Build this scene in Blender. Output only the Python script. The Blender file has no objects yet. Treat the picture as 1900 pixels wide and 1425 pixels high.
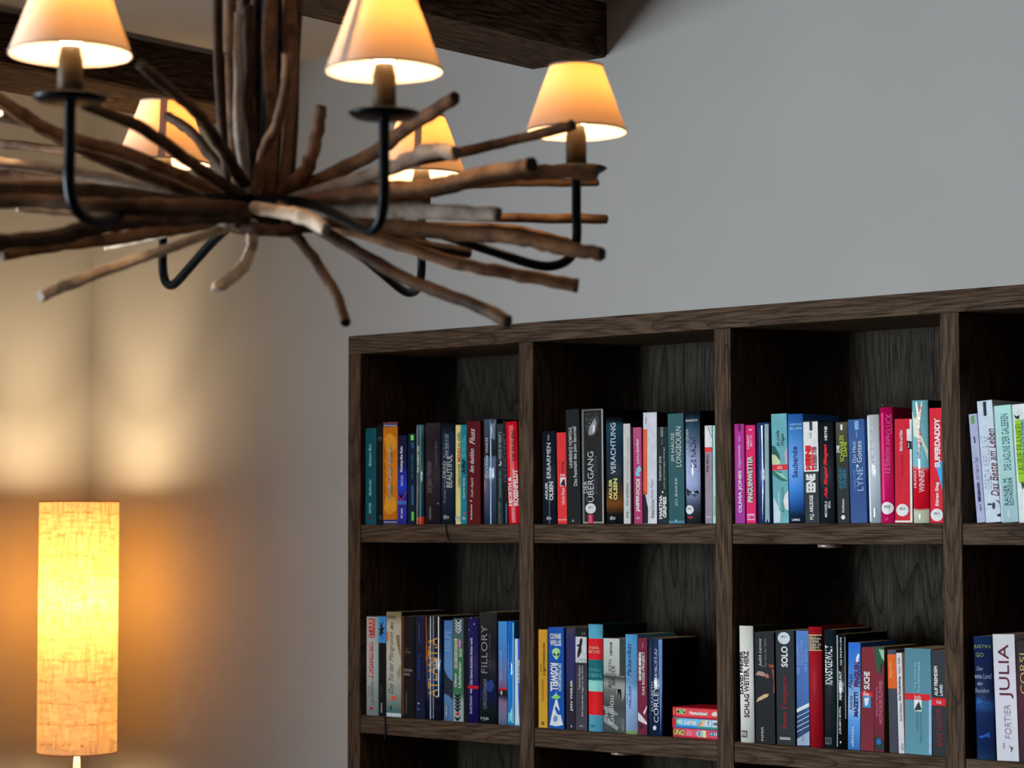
import bpy, bmesh, math, random
from mathutils import Vector, Matrix
random.seed(7)
SC = bpy.context.scene
COL = SC.collection
# ------------------------------------------------------------------ camera
W_PX, H_PX = 1900, 1425
FPX, YAW, PITCH, ROLL = 4233.6, 0.7047, 0.06185, -0.00225
EYE = Vector((3.61428, -3.68198, 1.59767))
fw = Vector((-math.sin(YAW)*math.cos(PITCH), math.cos(YAW)*math.cos(PITCH), math.sin(PITCH)))
r0 = Vector((math.cos(YAW), math.sin(YAW), 0)); u0 = r0.cross(fw)
RT = r0*math.cos(ROLL) + u0*math.sin(ROLL); UP = u0*math.cos(ROLL) - r0*math.sin(ROLL)
cd = bpy.data.cameras.new('camera'); cam = bpy.data.objects.new('camera', cd); COL.objects.link(cam)
cd.sensor_width = 36; cd.lens = FPX/W_PX*36; cd.clip_start = 0.05
cam.matrix_world = Matrix(((RT.x, UP.x, -fw.x, EYE.x), (RT.y, UP.y, -fw.y, EYE.y), (RT.z, UP.z, -fw.z, EYE.z), (0, 0, 0, 1)))
cd.dof.use_dof = True; cd.dof.focus_distance = 4.35; cd.dof.aperture_fstop = 5.0; cd.dof.aperture_blades = 0
SC.camera = cam
# ------------------------------------------------------------------ world, view, lights
SC.view_settings.view_transform = 'Standard'; SC.view_settings.look = 'None'
SC.view_settings.gamma = 1; SC.view_settings.use_curve_mapping = False; SC.view_settings.exposure = 0.0
SC.cycles.use_denoising = True
SC.cycles.max_bounces = 8; SC.cycles.diffuse_bounces = 4; SC.cycles.glossy_bounces = 3
SC.cycles.transmission_bounces = 6; SC.cycles.transparent_max_bounces = 8
SC.cycles.sample_clamp_indirect = 4.0; SC.cycles.caustics_reflective = False; SC.cycles.caustics_refractive = False
wd = bpy.data.worlds.new('world'); SC.world = wd; wd.use_nodes = True
wd.node_tree.nodes['Background'].inputs[0].default_value = (0.80, 0.90, 1.0, 1)
wd.node_tree.nodes['Background'].inputs[1].default_value = 0.08
XC = -0.906                                   # left wall plane
CEIL = 2.676
WY0, WY1, WZ0, WZ1 = -5.1, -2.8, 0.80, 2.34   # window opening in the left wall
ld = bpy.data.lights.new('window_daylight', 'AREA'); ld.shape = 'RECTANGLE'; ld.size = WY1-WY0+.1; ld.size_y = WZ1-WZ0+.1
ld.energy = 630; ld.color = (0.82, 0.93, 1.0)
lo = bpy.data.objects.new('window_daylight', ld); COL.objects.link(lo)
lo.location = (XC-0.36, (WY0+WY1)/2, (WZ0+WZ1)/2)
lo.rotation_euler = (math.radians(90), 0, math.radians(-90))   # shines along +x
FLOOR_BULB_FILL_W, SHADE_BULB_W = 74.0, 8.0

def ray(x, y): return fw + RT*((x-950)/FPX) - UP*((y-712.5)/FPX)
def at_y(x, y, Y):
    d = ray(x, y); return EYE + d*((Y-EYE.y)/d.y)
def at_z(x, y, Z):
    d = ray(x, y); return EYE + d*((Z-EYE.z)/d.z)
def at_d(x, y, D): return EYE + ray(x, y)*D
# ------------------------------------------------------------------ helpers
def tag(o, label=None, cat=None, group=None, kind=None):
    if label: o['label'] = label
    if cat: o['category'] = cat
    if group: o['group'] = group
    if kind: o['kind'] = kind
    return o
def empty(name, loc, label=None, cat=None, group=None):
    o = bpy.data.objects.new(name, None); COL.objects.link(o); o.location = loc; o.empty_display_size = .05
    return tag(o, label, cat, group)
def obj(name, me, mats=None, parent=None, smooth=False):
    if isinstance(me, bmesh.types.BMesh):
        m = bpy.data.meshes.new(name); bmesh.ops.recalc_face_normals(me, faces=me.faces) if smooth != 'keep' else None
        me.to_mesh(m); me.free(); me = m
    o = bpy.data.objects.new(name, me); COL.objects.link(o)
    if mats is not None:
        for m in (mats if isinstance(mats, (list, tuple)) else [mats]): me.materials.append(m)
    if parent: o.parent = parent
    if smooth:
        for p in me.polygons: p.use_smooth = True
    return o
def box(bm, x0, x1, y0, y1, z0, z1, bev=0.0, mi=0):
    vs = [bm.verts.new(c) for c in ((x0,y0,z0),(x1,y0,z0),(x1,y1,z0),(x0,y1,z0),(x0,y0,z1),(x1,y0,z1),(x1,y1,z1),(x0,y1,z1))]
    fs = [bm.faces.new([vs[i] for i in f]) for f in ((0,3,2,1),(4,5,6,7),(0,1,5,4),(1,2,6,5),(2,3,7,6),(3,0,4,7))]
    for f in fs: f.material_index = mi
    if bev > 0:
        es = list({e for f in fs for e in f.edges})
        bmesh.ops.bevel(bm, geom=es, offset=bev, segments=2, affect='EDGES', profile=.5)
    return bm
def bx(x0, x1, y0, y1, z0, z1, bev=0.0): return box(bmesh.new(), x0, x1, y0, y1, z0, z1, bev)
def srgb(c, k=1.0):
    f = lambda v: (v/12.92 if v <= .04045 else ((v+.055)/1.055)**2.4)
    if k > 1.05: return tuple(min(.9, 1.07*k*f(v/255)**1.25+.001) for v in c[:3]) + (1,)
    return tuple(min(.9, f(v/255)*k) for v in c[:3]) + (1,)
def spline(pts, n=6):
    """Catmull-Rom through pts (tuples of equal length)"""
    P = [pts[0]] + list(pts) + [pts[-1]]; out = []
    for i in range(1, len(P)-2):
        for k in range(n):
            t = k/n
            out.append(tuple(.5*((2*b)+(c-a)*t+(2*a-5*b+4*c-d)*t*t+(3*b-a-3*c+d)*t**3) for a, b, c, d in zip(P[i-1], P[i], P[i+1], P[i+2])))
    out.append(tuple(P[-2])); return out
def tube(bm, pts, sides=10, cap_mi=0, rough=0.0, seed=0, mi=0):
    """pts: (x,y,z,r)"""
    rnd = random.Random(seed); V = [Vector(p[:3]) for p in pts]; rings = []
    t = (V[1]-V[0]).normalized(); up = Vector((0, 0, 1)) if abs(t.z) < .9 else Vector((1, 0, 0))
    nrm = (up - t*up.dot(t)).normalized(); prof = [1+rough*rnd.uniform(-1, 1) for _ in range(sides)]
    for i, p in enumerate(V):
        t = (V[min(i+1, len(V)-1)]-V[max(i-1, 0)]).normalized()
        nrm = (nrm - t*nrm.dot(t)).normalized(); b = t.cross(nrm)
        prof = [max(1-rough*1.6, min(1+rough*1.6, q + rough*.35*rnd.uniform(-1, 1))) for q in prof]
        rings.append([bm.verts.new(p + (nrm*math.cos(2*math.pi*k/sides)+b*math.sin(2*math.pi*k/sides))*pts[i][3]*prof[k]) for k in range(sides)])
    for a, b in zip(rings, rings[1:]):
        for k in range(sides):
            f = bm.faces.new((a[k], a[(k+1) % sides], b[(k+1) % sides], b[k])); f.material_index = mi; f.smooth = True
    f = bm.faces.new(list(reversed(rings[0]))); f.material_index = mi; f.smooth = False
    f = bm.faces.new(rings[-1]); f.material_index = cap_mi; f.smooth = False
    return bm
def lathe(bm, prof, cx=0, cy=0, n=32, close=False, mi=0):
    """prof: (r,z) list revolved about z"""
    rings = []
    for r, z in prof:
        rings.append([bm.verts.new((cx+r*math.cos(2*math.pi*k/n), cy+r*math.sin(2*math.pi*k/n), z)) for k in range(n)])
    for a, b in zip(rings, rings[1:]):
        for k in range(n):
            f = bm.faces.new((a[k], a[(k+1) % n], b[(k+1) % n], b[k])); f.material_index = mi; f.smooth = True
    if close:
        bm.faces.new(list(reversed(rings[0]))); bm.faces.new(rings[-1])
    return bm
# ------------------------------------------------------------------ materials
def newmat(name):
    m = bpy.data.materials.new(name); m.use_nodes = True; nt = m.node_tree
    return m, nt, nt.nodes['Principled BSDF'], nt.nodes['Material Output']
def nd(nt, kind, **kw):
    n = nt.nodes.new(kind)
    for k, v in kw.items():
        if hasattr(n, k): setattr(n, k, v)
        else: n.inputs[k].default_value = v
    return n
def ramp(nt, stops, interp='LINEAR'):
    n = nt.nodes.new('ShaderNodeValToRGB'); e = n.color_ramp.elements; n.color_ramp.interpolation = interp
    e[0].position, e[0].color = stops[0]; e[1].position, e[1].color = stops[-1]
    for p, c in stops[1:-1]: k = e.new(p); k.color = c
    return n
_mc = {}
def plain(c, rough=.5, metal=0.0, k=1.3, coat=0.0, bump=0.0, spec=.07):
    key = (tuple(c), rough, metal, k, coat, bump, spec)
    if key in _mc: return _mc[key]
    m, nt, b, o = newmat('paint'); L = nt.links.new
    base = srgb(c, k*1.15)
    tc = nd(nt, 'ShaderNodeTexCoord')
    n = nd(nt, 'ShaderNodeTexNoise'); n.inputs['Scale'].default_value = 60; L(tc.outputs['Object'], n.inputs['Vector'])
    r = ramp(nt, [(.3, tuple(v*.9 for v in base[:3])+(1,)), (.7, tuple(min(1, v*1.06) for v in base[:3])+(1,))])
    L(n.outputs['Fac'], r.inputs['Fac']); L(r.outputs['Color'], b.inputs['Base Color'])
    b.inputs['Roughness'].default_value = rough; b.inputs['Metallic'].default_value = metal
    b.inputs['Coat Weight'].default_value = coat; b.inputs['Coat Roughness'].default_value = .06
    b.inputs['Specular IOR Level'].default_value = spec
    if bump:
        mp = nd(nt, 'ShaderNodeMapping'); mp.inputs['Scale'].default_value = (1, 1, .06); L(tc.outputs['Object'], mp.inputs['Vector'])
        n2 = nd(nt, 'ShaderNodeTexNoise'); n2.inputs['Scale'].default_value = 260; n2.inputs['Detail'].default_value = 4; L(mp.outputs[0], n2.inputs['Vector'])
        bp = nd(nt, 'ShaderNodeBump'); bp.inputs['Strength'].default_value = bump; bp.inputs['Distance'].default_value = .002
        L(n2.outputs['Fac'], bp.inputs['Height']); L(bp.outputs[0], b.inputs['Normal']); L(bp.outputs[0], b.inputs['Coat Normal'])
    _mc[key] = m; return m
def graded(stops, h, rough=.4, coat=0.0, bump=0.0, axis='Z'):
    """printed cover whose artwork changes colour from foot (0) to head (1)"""
    m = plain((1, 1, 1), rough, 0, 1, coat, bump, .08).copy(); nt = m.node_tree; L = nt.links.new
    b = nt.nodes['Principled BSDF']
    tc = nd(nt, 'ShaderNodeTexCoord'); s = nd(nt, 'ShaderNodeSeparateXYZ'); L(tc.outputs['Object'], s.inputs[0])
    n = nd(nt, 'ShaderNodeTexNoise'); n.inputs['Scale'].default_value = 25; n.inputs['Detail'].default_value = 3; L(tc.outputs['Object'], n.inputs['Vector'])
    ma = nd(nt, 'ShaderNodeMath', operation='MULTIPLY_ADD'); L(n.outputs['Fac'], ma.inputs[0]); ma.inputs[1].default_value = .06*h; L(s.outputs[axis], ma.inputs[2])
    dv = nd(nt, 'ShaderNodeMath', operation='DIVIDE'); L(ma.outputs[0], dv.inputs[0]); dv.inputs[1].default_value = h
    r = ramp(nt, [(p, srgb(c, 1.5)) for p, c in stops]); L(dv.outputs[0], r.inputs['Fac']); L(r.outputs['Color'], b.inputs['Base Color'])
    return m
def wood(name, axis, c0, c1, cp, cross=9.0, stretch=.09, rings=26.0, bump=.35, off=(0, 0, 0), rough=.6):
    m, nt, b, o = newmat(name); L = nt.links.new
    tc = nd(nt, 'ShaderNodeTexCoord'); sc = [1, 1, 1]; sc['XYZ'.index(axis)] = stretch
    mp = nd(nt, 'ShaderNodeMapping'); mp.inputs['Scale'].default_value = sc; mp.inputs['Location'].default_value = off
    L(tc.outputs['Object'], mp.inputs['Vector'])
    n1 = nd(nt, 'ShaderNodeTexNoise'); n1.inputs['Scale'].default_value = cross; n1.inputs['Detail'].default_value = 1.5; n1.inputs['Roughness'].default_value = .4
    L(mp.outputs[0], n1.inputs['Vector'])
    mu = nd(nt, 'ShaderNodeMath', operation='MULTIPLY'); L(n1.outputs['Fac'], mu.inputs[0]); mu.inputs[1].default_value = rings
    fr = nd(nt, 'ShaderNodeMath', operation='FRACT'); L(mu.outputs[0], fr.inputs[0])
    r1 = ramp(nt, [(0.0, (0, 0, 0, 1)), (.12, (.55, .55, .55, 1)), (.55, (1, 1, 1, 1)), (1.0, (.7, .7, .7, 1))]); L(fr.outputs[0], r1.inputs['Fac'])
    sc2 = [1, 1, 1]; sc2['XYZ'.index(axis)] = .035
    mp2 = nd(nt, 'ShaderNodeMapping'); mp2.inputs['Scale'].default_value = sc2; L(tc.outputs['Object'], mp2.inputs['Vector'])
    n2 = nd(nt, 'ShaderNodeTexNoise'); n2.inputs['Scale'].default_value = 420; n2.inputs['Detail'].default_value = 5; n2.inputs['Roughness'].default_value = .6
    L(mp2.outputs[0], n2.inputs['Vector'])
    r2 = ramp(nt, [(.36, (0, 0, 0, 1)), (.55, (1, 1, 1, 1))]); L(n2.outputs['Fac'], r2.inputs['Fac'])
    n3 = nd(nt, 'ShaderNodeTexNoise'); n3.inputs['Scale'].default_value = 7; L(mp.outputs[0], n3.inputs['Vector'])
    mx = nd(nt, 'ShaderNodeMix', data_type='RGBA'); L(r1.outputs[0], mx.inputs[0]); mx.inputs[6].default_value = c0; mx.inputs[7].default_value = c1
    mx2 = nd(nt, 'ShaderNodeMix', data_type='RGBA'); L(r2.outputs[0], mx2.inputs[0]); mx2.inputs[6].default_value = cp; L(mx.outputs[2], mx2.inputs[7])
    mx3 = nd(nt, 'ShaderNodeMix', data_type='RGBA', blend_type='MULTIPLY'); mx3.inputs[0].default_value = .5
    r3 = ramp(nt, [(.3, (.6, .55, .5, 1)), (.7, (1, 1, 1, 1))]); L(n3.outputs['Fac'], r3.inputs['Fac'])
    L(mx2.outputs[2], mx3.inputs[6]); L(r3.outputs[0], mx3.inputs[7]); L(mx3.outputs[2], b.inputs['Base Color'])
    ad = nd(nt, 'ShaderNodeMath', operation='MULTIPLY_ADD'); L(r1.outputs[0], ad.inputs[0]); ad.inputs[1].default_value = .7; L(r2.outputs[0], ad.inputs[2])
    bp = nd(nt, 'ShaderNodeBump'); bp.inputs['Strength'].default_value = bump; bp.inputs['Distance'].default_value = .0015
    L(ad.outputs[0], bp.inputs['Height']); L(bp.outputs[0], b.inputs['Normal'])
    b.inputs['Roughness'].default_value = rough; b.inputs['Specular IOR Level'].default_value = .07
    return m
OAK = dict(c0=(.028, .018, .012, 1), c1=(.132, .084, .054, 1), cp=(.028, .017, .012, 1))
oak_x = wood('oak_along_shelf', 'X', **OAK); oak_z = wood('oak_upright', 'Z', rings=22, cross=8, stretch=.12, **OAK)
oak_x2 = wood('oak_along_rail', 'X', off=(3, 5, 2), rings=30, **OAK)
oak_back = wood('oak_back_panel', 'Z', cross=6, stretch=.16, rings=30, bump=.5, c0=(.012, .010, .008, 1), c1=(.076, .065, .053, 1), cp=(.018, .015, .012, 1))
beam_m = wood('old_beam', 'Y', cross=7, stretch=.14, rings=34, bump=.9, rough=.7, c0=(.016, .009, .005, 1), c1=(.125, .070, .038, 1), cp=(.014, .008, .005, 1))
def plaster(name, c, sc=3):
    m, nt, b, o = newmat(name); L = nt.links.new; tc = nd(nt, 'ShaderNodeTexCoord')
    n = nd(nt, 'ShaderNodeTexNoise'); n.inputs['Scale'].default_value = sc; n.inputs['Detail'].default_value = 2; L(tc.outputs['Object'], n.inputs['Vector'])
    r = ramp(nt, [(.35, tuple(v*.96 for v in c)+(1,)), (.65, tuple(c)+(1,))]); L(n.outputs['Fac'], r.inputs['Fac']); L(r.outputs[0], b.inputs['Base Color'])
    n2 = nd(nt, 'ShaderNodeTexNoise'); n2.inputs['Scale'].default_value = 45; n2.inputs['Detail'].default_value = 4; L(tc.outputs['Object'], n2.inputs['Vector'])
    bp = nd(nt, 'ShaderNodeBump'); bp.inputs['Strength'].default_value = .06; bp.inputs['Distance'].default_value = .004
    L(n2.outputs['Fac'], bp.inputs['Height']); L(bp.outputs[0], b.inputs['Normal'])
    b.inputs['Roughness'].default_value = .9; b.inputs['Specular IOR Level'].default_value = .15; return m
wall_m = plaster('wall_plaster', (.43, .42, .41)); ceil_m = plaster('ceiling_plaster', (.40, .36, .325))
def drift(name, c0, c1):
    m, nt, b, o = newmat(name); L = nt.links.new; tc = nd(nt, 'ShaderNodeTexCoord')
    n = nd(nt, 'ShaderNodeTexNoise'); n.inputs['Scale'].default_value = 28; n.inputs['Detail'].default_value = 6; n.inputs['Roughness'].default_value = .65; L(tc.outputs['Object'], n.inputs['Vector'])
    r = ramp(nt, [(.32, c0), (.68, c1)]); L(n.outputs['Fac'], r.inputs['Fac']); L(r.outputs[0], b.inputs['Base Color'])
    bp = nd(nt, 'ShaderNodeBump'); bp.inputs['Strength'].default_value = .5; bp.inputs['Distance'].default_value = .003
    L(n.outputs['Fac'], bp.inputs['Height']); L(bp.outputs[0], b.inputs['Normal'])
    b.inputs['Roughness'].default_value = .62; b.inputs['Specular IOR Level'].default_value = .12; return m
stick_m = {'b': drift('driftwood_brown', (.040, .018, .009, 1), (.21, .110, .055, 1)),
           'd': drift('driftwood_dark', (.016, .008, .005, 1), (.075, .038, .020, 1)),  # tone lowered to carry the shade gathered around the hub
           'l': drift('driftwood_pale', (.26, .18, .12, 1), (.66, .52, .40, 1)),  # tone raised to carry the daylight falling on these sticks
           'g': drift('driftwood_grey', (.13, .10, .08, 1), (.36, .29, .24, 1))}
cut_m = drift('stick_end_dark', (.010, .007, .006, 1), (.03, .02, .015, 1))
iron_m = plain((26, 30, 34), .32, .6, 1.0); socket_m = plain((72, 62, 48), .5, 0, 1.2)
def shade_mat(name, dcol, tcol, fac, weave=0.0):
    m, nt, b, o = newmat(name); L = nt.links.new; nt.nodes.remove(b)
    d = nd(nt, 'ShaderNodeBsdfDiffuse'); d.inputs['Color'].default_value = dcol
    t = nd(nt, 'ShaderNodeBsdfTranslucent'); t.inputs['Color'].default_value = tcol
    mx = nd(nt, 'ShaderNodeMixShader'); mx.inputs[0].default_value = fac
    L(d.outputs[0], mx.inputs[1]); L(t.outputs[0], mx.inputs[2]); L(mx.outputs[0], o.inputs['Surface'])
    if weave:
        tc = nd(nt, 'ShaderNodeTexCoord'); last = None
        for s in ((1, 1, 14), (9, 9, .8)):
            mp = nd(nt, 'ShaderNodeMapping'); mp.inputs['Scale'].default_value = s; L(tc.outputs['Object'], mp.inputs['Vector'])
            n = nd(nt, 'ShaderNodeTexNoise'); n.inputs['Scale'].default_value = 26; n.inputs['Detail'].default_value = 3; L(mp.outputs[0], n.inputs['Vector'])
            r = ramp(nt, [(.40, (1-weave, 1-weave*1.2, 1-weave*1.7, 1)), (.56, (1, 1, 1, 1))]); L(n.outputs['Fac'], r.inputs['Fac'])
            if last:
                q = nd(nt, 'ShaderNodeMix', data_type='RGBA', blend_type='MULTIPLY'); q.inputs[0].default_value = 1; L(last.outputs[0], q.inputs[6]); L(r.outputs[0], q.inputs[7])
                q2 = nd(nt, 'ShaderNodeMix', data_type='RGBA', blend_type='MULTIPLY'); q2.inputs[0].default_value = 1; L(q.outputs[2], q2.inputs[6]); q2.inputs[7].default_value = tcol
                L(q2.outputs[2], t.inputs['Color'])
            last = r
    return m
def emit(name, c, s):
    m, nt, b, o = newmat(name); b.inputs['Base Color'].default_value = (.8, .8, .8, 1)
    b.inputs['Emission Color'].default_value = c; b.inputs['Emission Strength'].default_value = s; return m
cloth_m = shade_mat('parchment_shade', (.60, .50, .42, 1), (1.0, .47, .10, 1), .066)
linen_m = shade_mat('printed_linen_shade', (.93, .86, .74, 1), (1.0, .53, .15, 1), .080, .30)
ink_m = shade_mat('printed_script', (.25, .15, .06, 1), (.45, .22, .03, 1), .5)
bulb_m = emit('warm_bulb', (1, .78, .5, 1), 25.0)

# ------------------------------------------------------------------ room shell
NX0, NX1, NZ1 = -0.001, 2.0596, 2.0250          # niche that takes the bookcase
def struct(name, bm, m): return tag(obj(name, bm, m), kind='structure')
bm = bmesh.new()
box(bm, XC-.32, NX0, 0, .34, 0, CEIL); box(bm, NX1, 5.2, 0, .34, 0, CEIL); box(bm, NX0, NX1, 0, .34, NZ1, CEIL); box(bm, NX0, NX1, .29, .34, 0, NZ1)
struct('wall_back', bm, wall_m)
bm = bmesh.new()
box(bm, XC-.32, XC, WY1, 0, 0, CEIL); box(bm, XC-.32, XC, -6.0, WY0, 0, CEIL); box(bm, XC-.32, XC, WY0, WY1, 0, WZ0); box(bm, XC-.32, XC, WY0, WY1, WZ1, CEIL)
struct('wall_left', bm, wall_m)
struct('ceiling', bx(XC-.32, 5.2, -6.0, .34, CEIL, CEIL+.1), ceil_m)
struct('floor', bx(XC-.32, 5.2, -6.0, .34, -.08, 0), wood('floor_boards', 'X', c0=(.06, .035, .02, 1), c1=(.17, .105, .06, 1), cp=(.05, .03, .018, 1)))
wf = plain((225, 222, 214), .4); w1 = empty('window_1', (XC-.22, WY0, WZ0)); tag(w1, kind='structure')
bm = bmesh.new(); H, Wd = WZ1-WZ0, WY1-WY0
for a in ((0, Wd, 0, .05), (0, Wd, H-.05, H), (0, .05, .05, H-.05), (Wd-.05, Wd, .05, H-.05), (Wd/2-.03, Wd/2+.03, .05, H-.05), (.05, Wd-.05, H*.62-.012, H*.62+.012)):
    box(bm, -.025, .025, a[0], a[1], a[2], a[3])
obj('window_frame', bm, wf, w1)
gm, nt, b, o = newmat('window_glass'); nt.nodes.remove(b)
tr = nd(nt, 'ShaderNodeBsdfTransparent'); gl = nd(nt, 'ShaderNodeBsdfGlossy'); gl.inputs['Roughness'].default_value = .02
mx = nd(nt, 'ShaderNodeMixShader'); mx.inputs[0].default_value = .06
nt.links.new(tr.outputs[0], mx.inputs[1]); nt.links.new(gl.outputs[0], mx.inputs[2]); nt.links.new(mx.outputs[0], o.inputs[0])
obj('glass_pane', bx(-.003, .003, .05, Wd-.05, .05, H-.05), gm, w1)

# ceiling beams running from the back wall towards the room
def beam(x0, x1, label):
    rnd = random.Random(int(x0*100)); bm = bmesh.new(); n = 40; rings = []
    for i in range(n+1):
        y = 0 - 5.9*i/n; j = lambda a: rnd.uniform(-a, a)
        c = .006
        pr = [(x0, CEIL), (x0+j(.0015), 2.563+c), (x0+c, 2.563+j(.001)), (x1-c, 2.563+j(.001)), (x1+j(.0015), 2.563+c), (x1, CEIL)]
        rings.append([bm.verts.new((p[0], y, p[1])) for p in pr])
    for a, b in zip(rings, rings[1:]):
        for k in range(5): bm.faces.new((a[k], a[k+1], b[k+1], b[k]))
        bm.faces.new((a[5], a[0], b[0], b[5]))
    bm.faces.new(rings[0]); bm.faces.new(list(reversed(rings[-1])))
    return tag(obj('ceiling_beam', bm, beam_m), label, 'beam')
beam(.5375, .7425, 'dark weathered ceiling beam ending on the grey wall above the right chandelier shade')
beam(-.507, -.262, 'dark ceiling beam behind the left chandelier shades and driftwood stem')

# ------------------------------------------------------------------ bookcase
E_, S_, T_ = .0386, .505, .0393
LV = [(1.9838, 2.0249), (1.5604, 1.6000), (1.1371, 1.1769), (.7142, .7538), (.2914, .3310)]
BC = empty('bookcase', (0, 0, 0), 'built-in dark oak bookcase with open square compartments set flush in the grey wall', 'bookcase')
NCMP = 4; XR = E_+NCMP*S_; YF = -.003; YB = .27
obj('top_rail', bx(0, XR, YF, YB, LV[0][0], LV[0][1], .0015), oak_x2, BC)
obj('side_panel', bx(0, E_, YF, YB, 0, LV[0][0]-.0002, .0012), oak_z, BC)
for k in range(1, NCMP): obj('divider', bx(E_+k*S_-T_, E_+k*S_, YF, .250, .2914, LV[0][0]-.0003, .0015), oak_z, BC)
obj('side_panel', bx(XR-T_, XR, YF, YB, 0, LV[0][0]-.0002, .0012), oak_z, BC)
for k in range(NCMP):
    for z0, z1 in LV[1:]:
        obj('shelf', bx(E_+k*S_+.0004, E_+(k+1)*S_-T_-.0004, YF+.0012, .250, z0, z1, .0018), oak_x if k % 2 else oak_x2, BC)
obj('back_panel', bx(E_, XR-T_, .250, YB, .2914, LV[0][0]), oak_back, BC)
obj('plinth', bx(E_, XR-T_, .02, YB, 0, .2910), oak_x, BC)
for px, py, z, label in ((1548, 1013, LV[1][0], 'small round metal puck light under the upper shelf of the third compartment'),
                         (1163, 1401, LV[2][0], 'small round metal puck light under the board below the game boxes column')):
    p = at_y(px, py, .05); t = empty('puck_light', (p.x, .035, z), label, 'light')
    bm = bmesh.new(); lathe(bm, [(.0005, 0), (.0235, 0), (.0235, -.0050), (.0215, -.0065), (.0165, -.0065)], n=32)
    obj('housing', bm, plain((165, 150, 145), .35, .5), t)
    bm = bmesh.new(); lathe(bm, [(.0165, -.0064), (.012, -.0075), (.0004, -.0080)], n=32); obj('lens', bm, plain((150, 150, 150), .3), t)

# ------------------------------------------------------------------ books
W = (228, 230, 232)
def T(s, xl, xr, yt, yb, c=W, d='u', b=.015, sh=0.0): return ('t', s, xl, xr, yt, yb, c, d, b, sh)
def R(xl, xr, yt, yb, c): return ('r', xl, xr, yt, yb, c)
def P(pts, c): return ('p', pts, c)
def C(cx, cy, rx, ry, c): return ('p', [(cx+rx*math.cos(a*math.pi/10), cy+ry*math.sin(a*math.pi/10)) for a in range(20)], c)
def ST(cx, cy, r, c=(205, 205, 208)): return ('s', cx, cy, r, c)
_glyph = {}
def text_mesh(s, b, sh):
    key = (s, b, sh)
    if key in _glyph: return _glyph[key]
    cu = bpy.data.curves.new('t', 'FONT'); cu.body = s; cu.size = 1; cu.offset = b; cu.shear = sh; cu.resolution_u = 3; cu.space_line = .85
    o = bpy.data.objects.new('t', cu); COL.objects.link(o)
    dg = bpy.context.evaluated_depsgraph_get(); me = bpy.data.meshes.new_from_object(o.evaluated_get(dg))
    vs = [(v.co.x, v.co.y) for v in me.vertices]; fs = [tuple(p.vertices) for p in me.polygons]
    bpy.data.objects.remove(o); bpy.data.curves.remove(cu); bpy.data.meshes.remove(me)
    _glyph[key] = (vs, fs); return _glyph[key]
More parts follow.
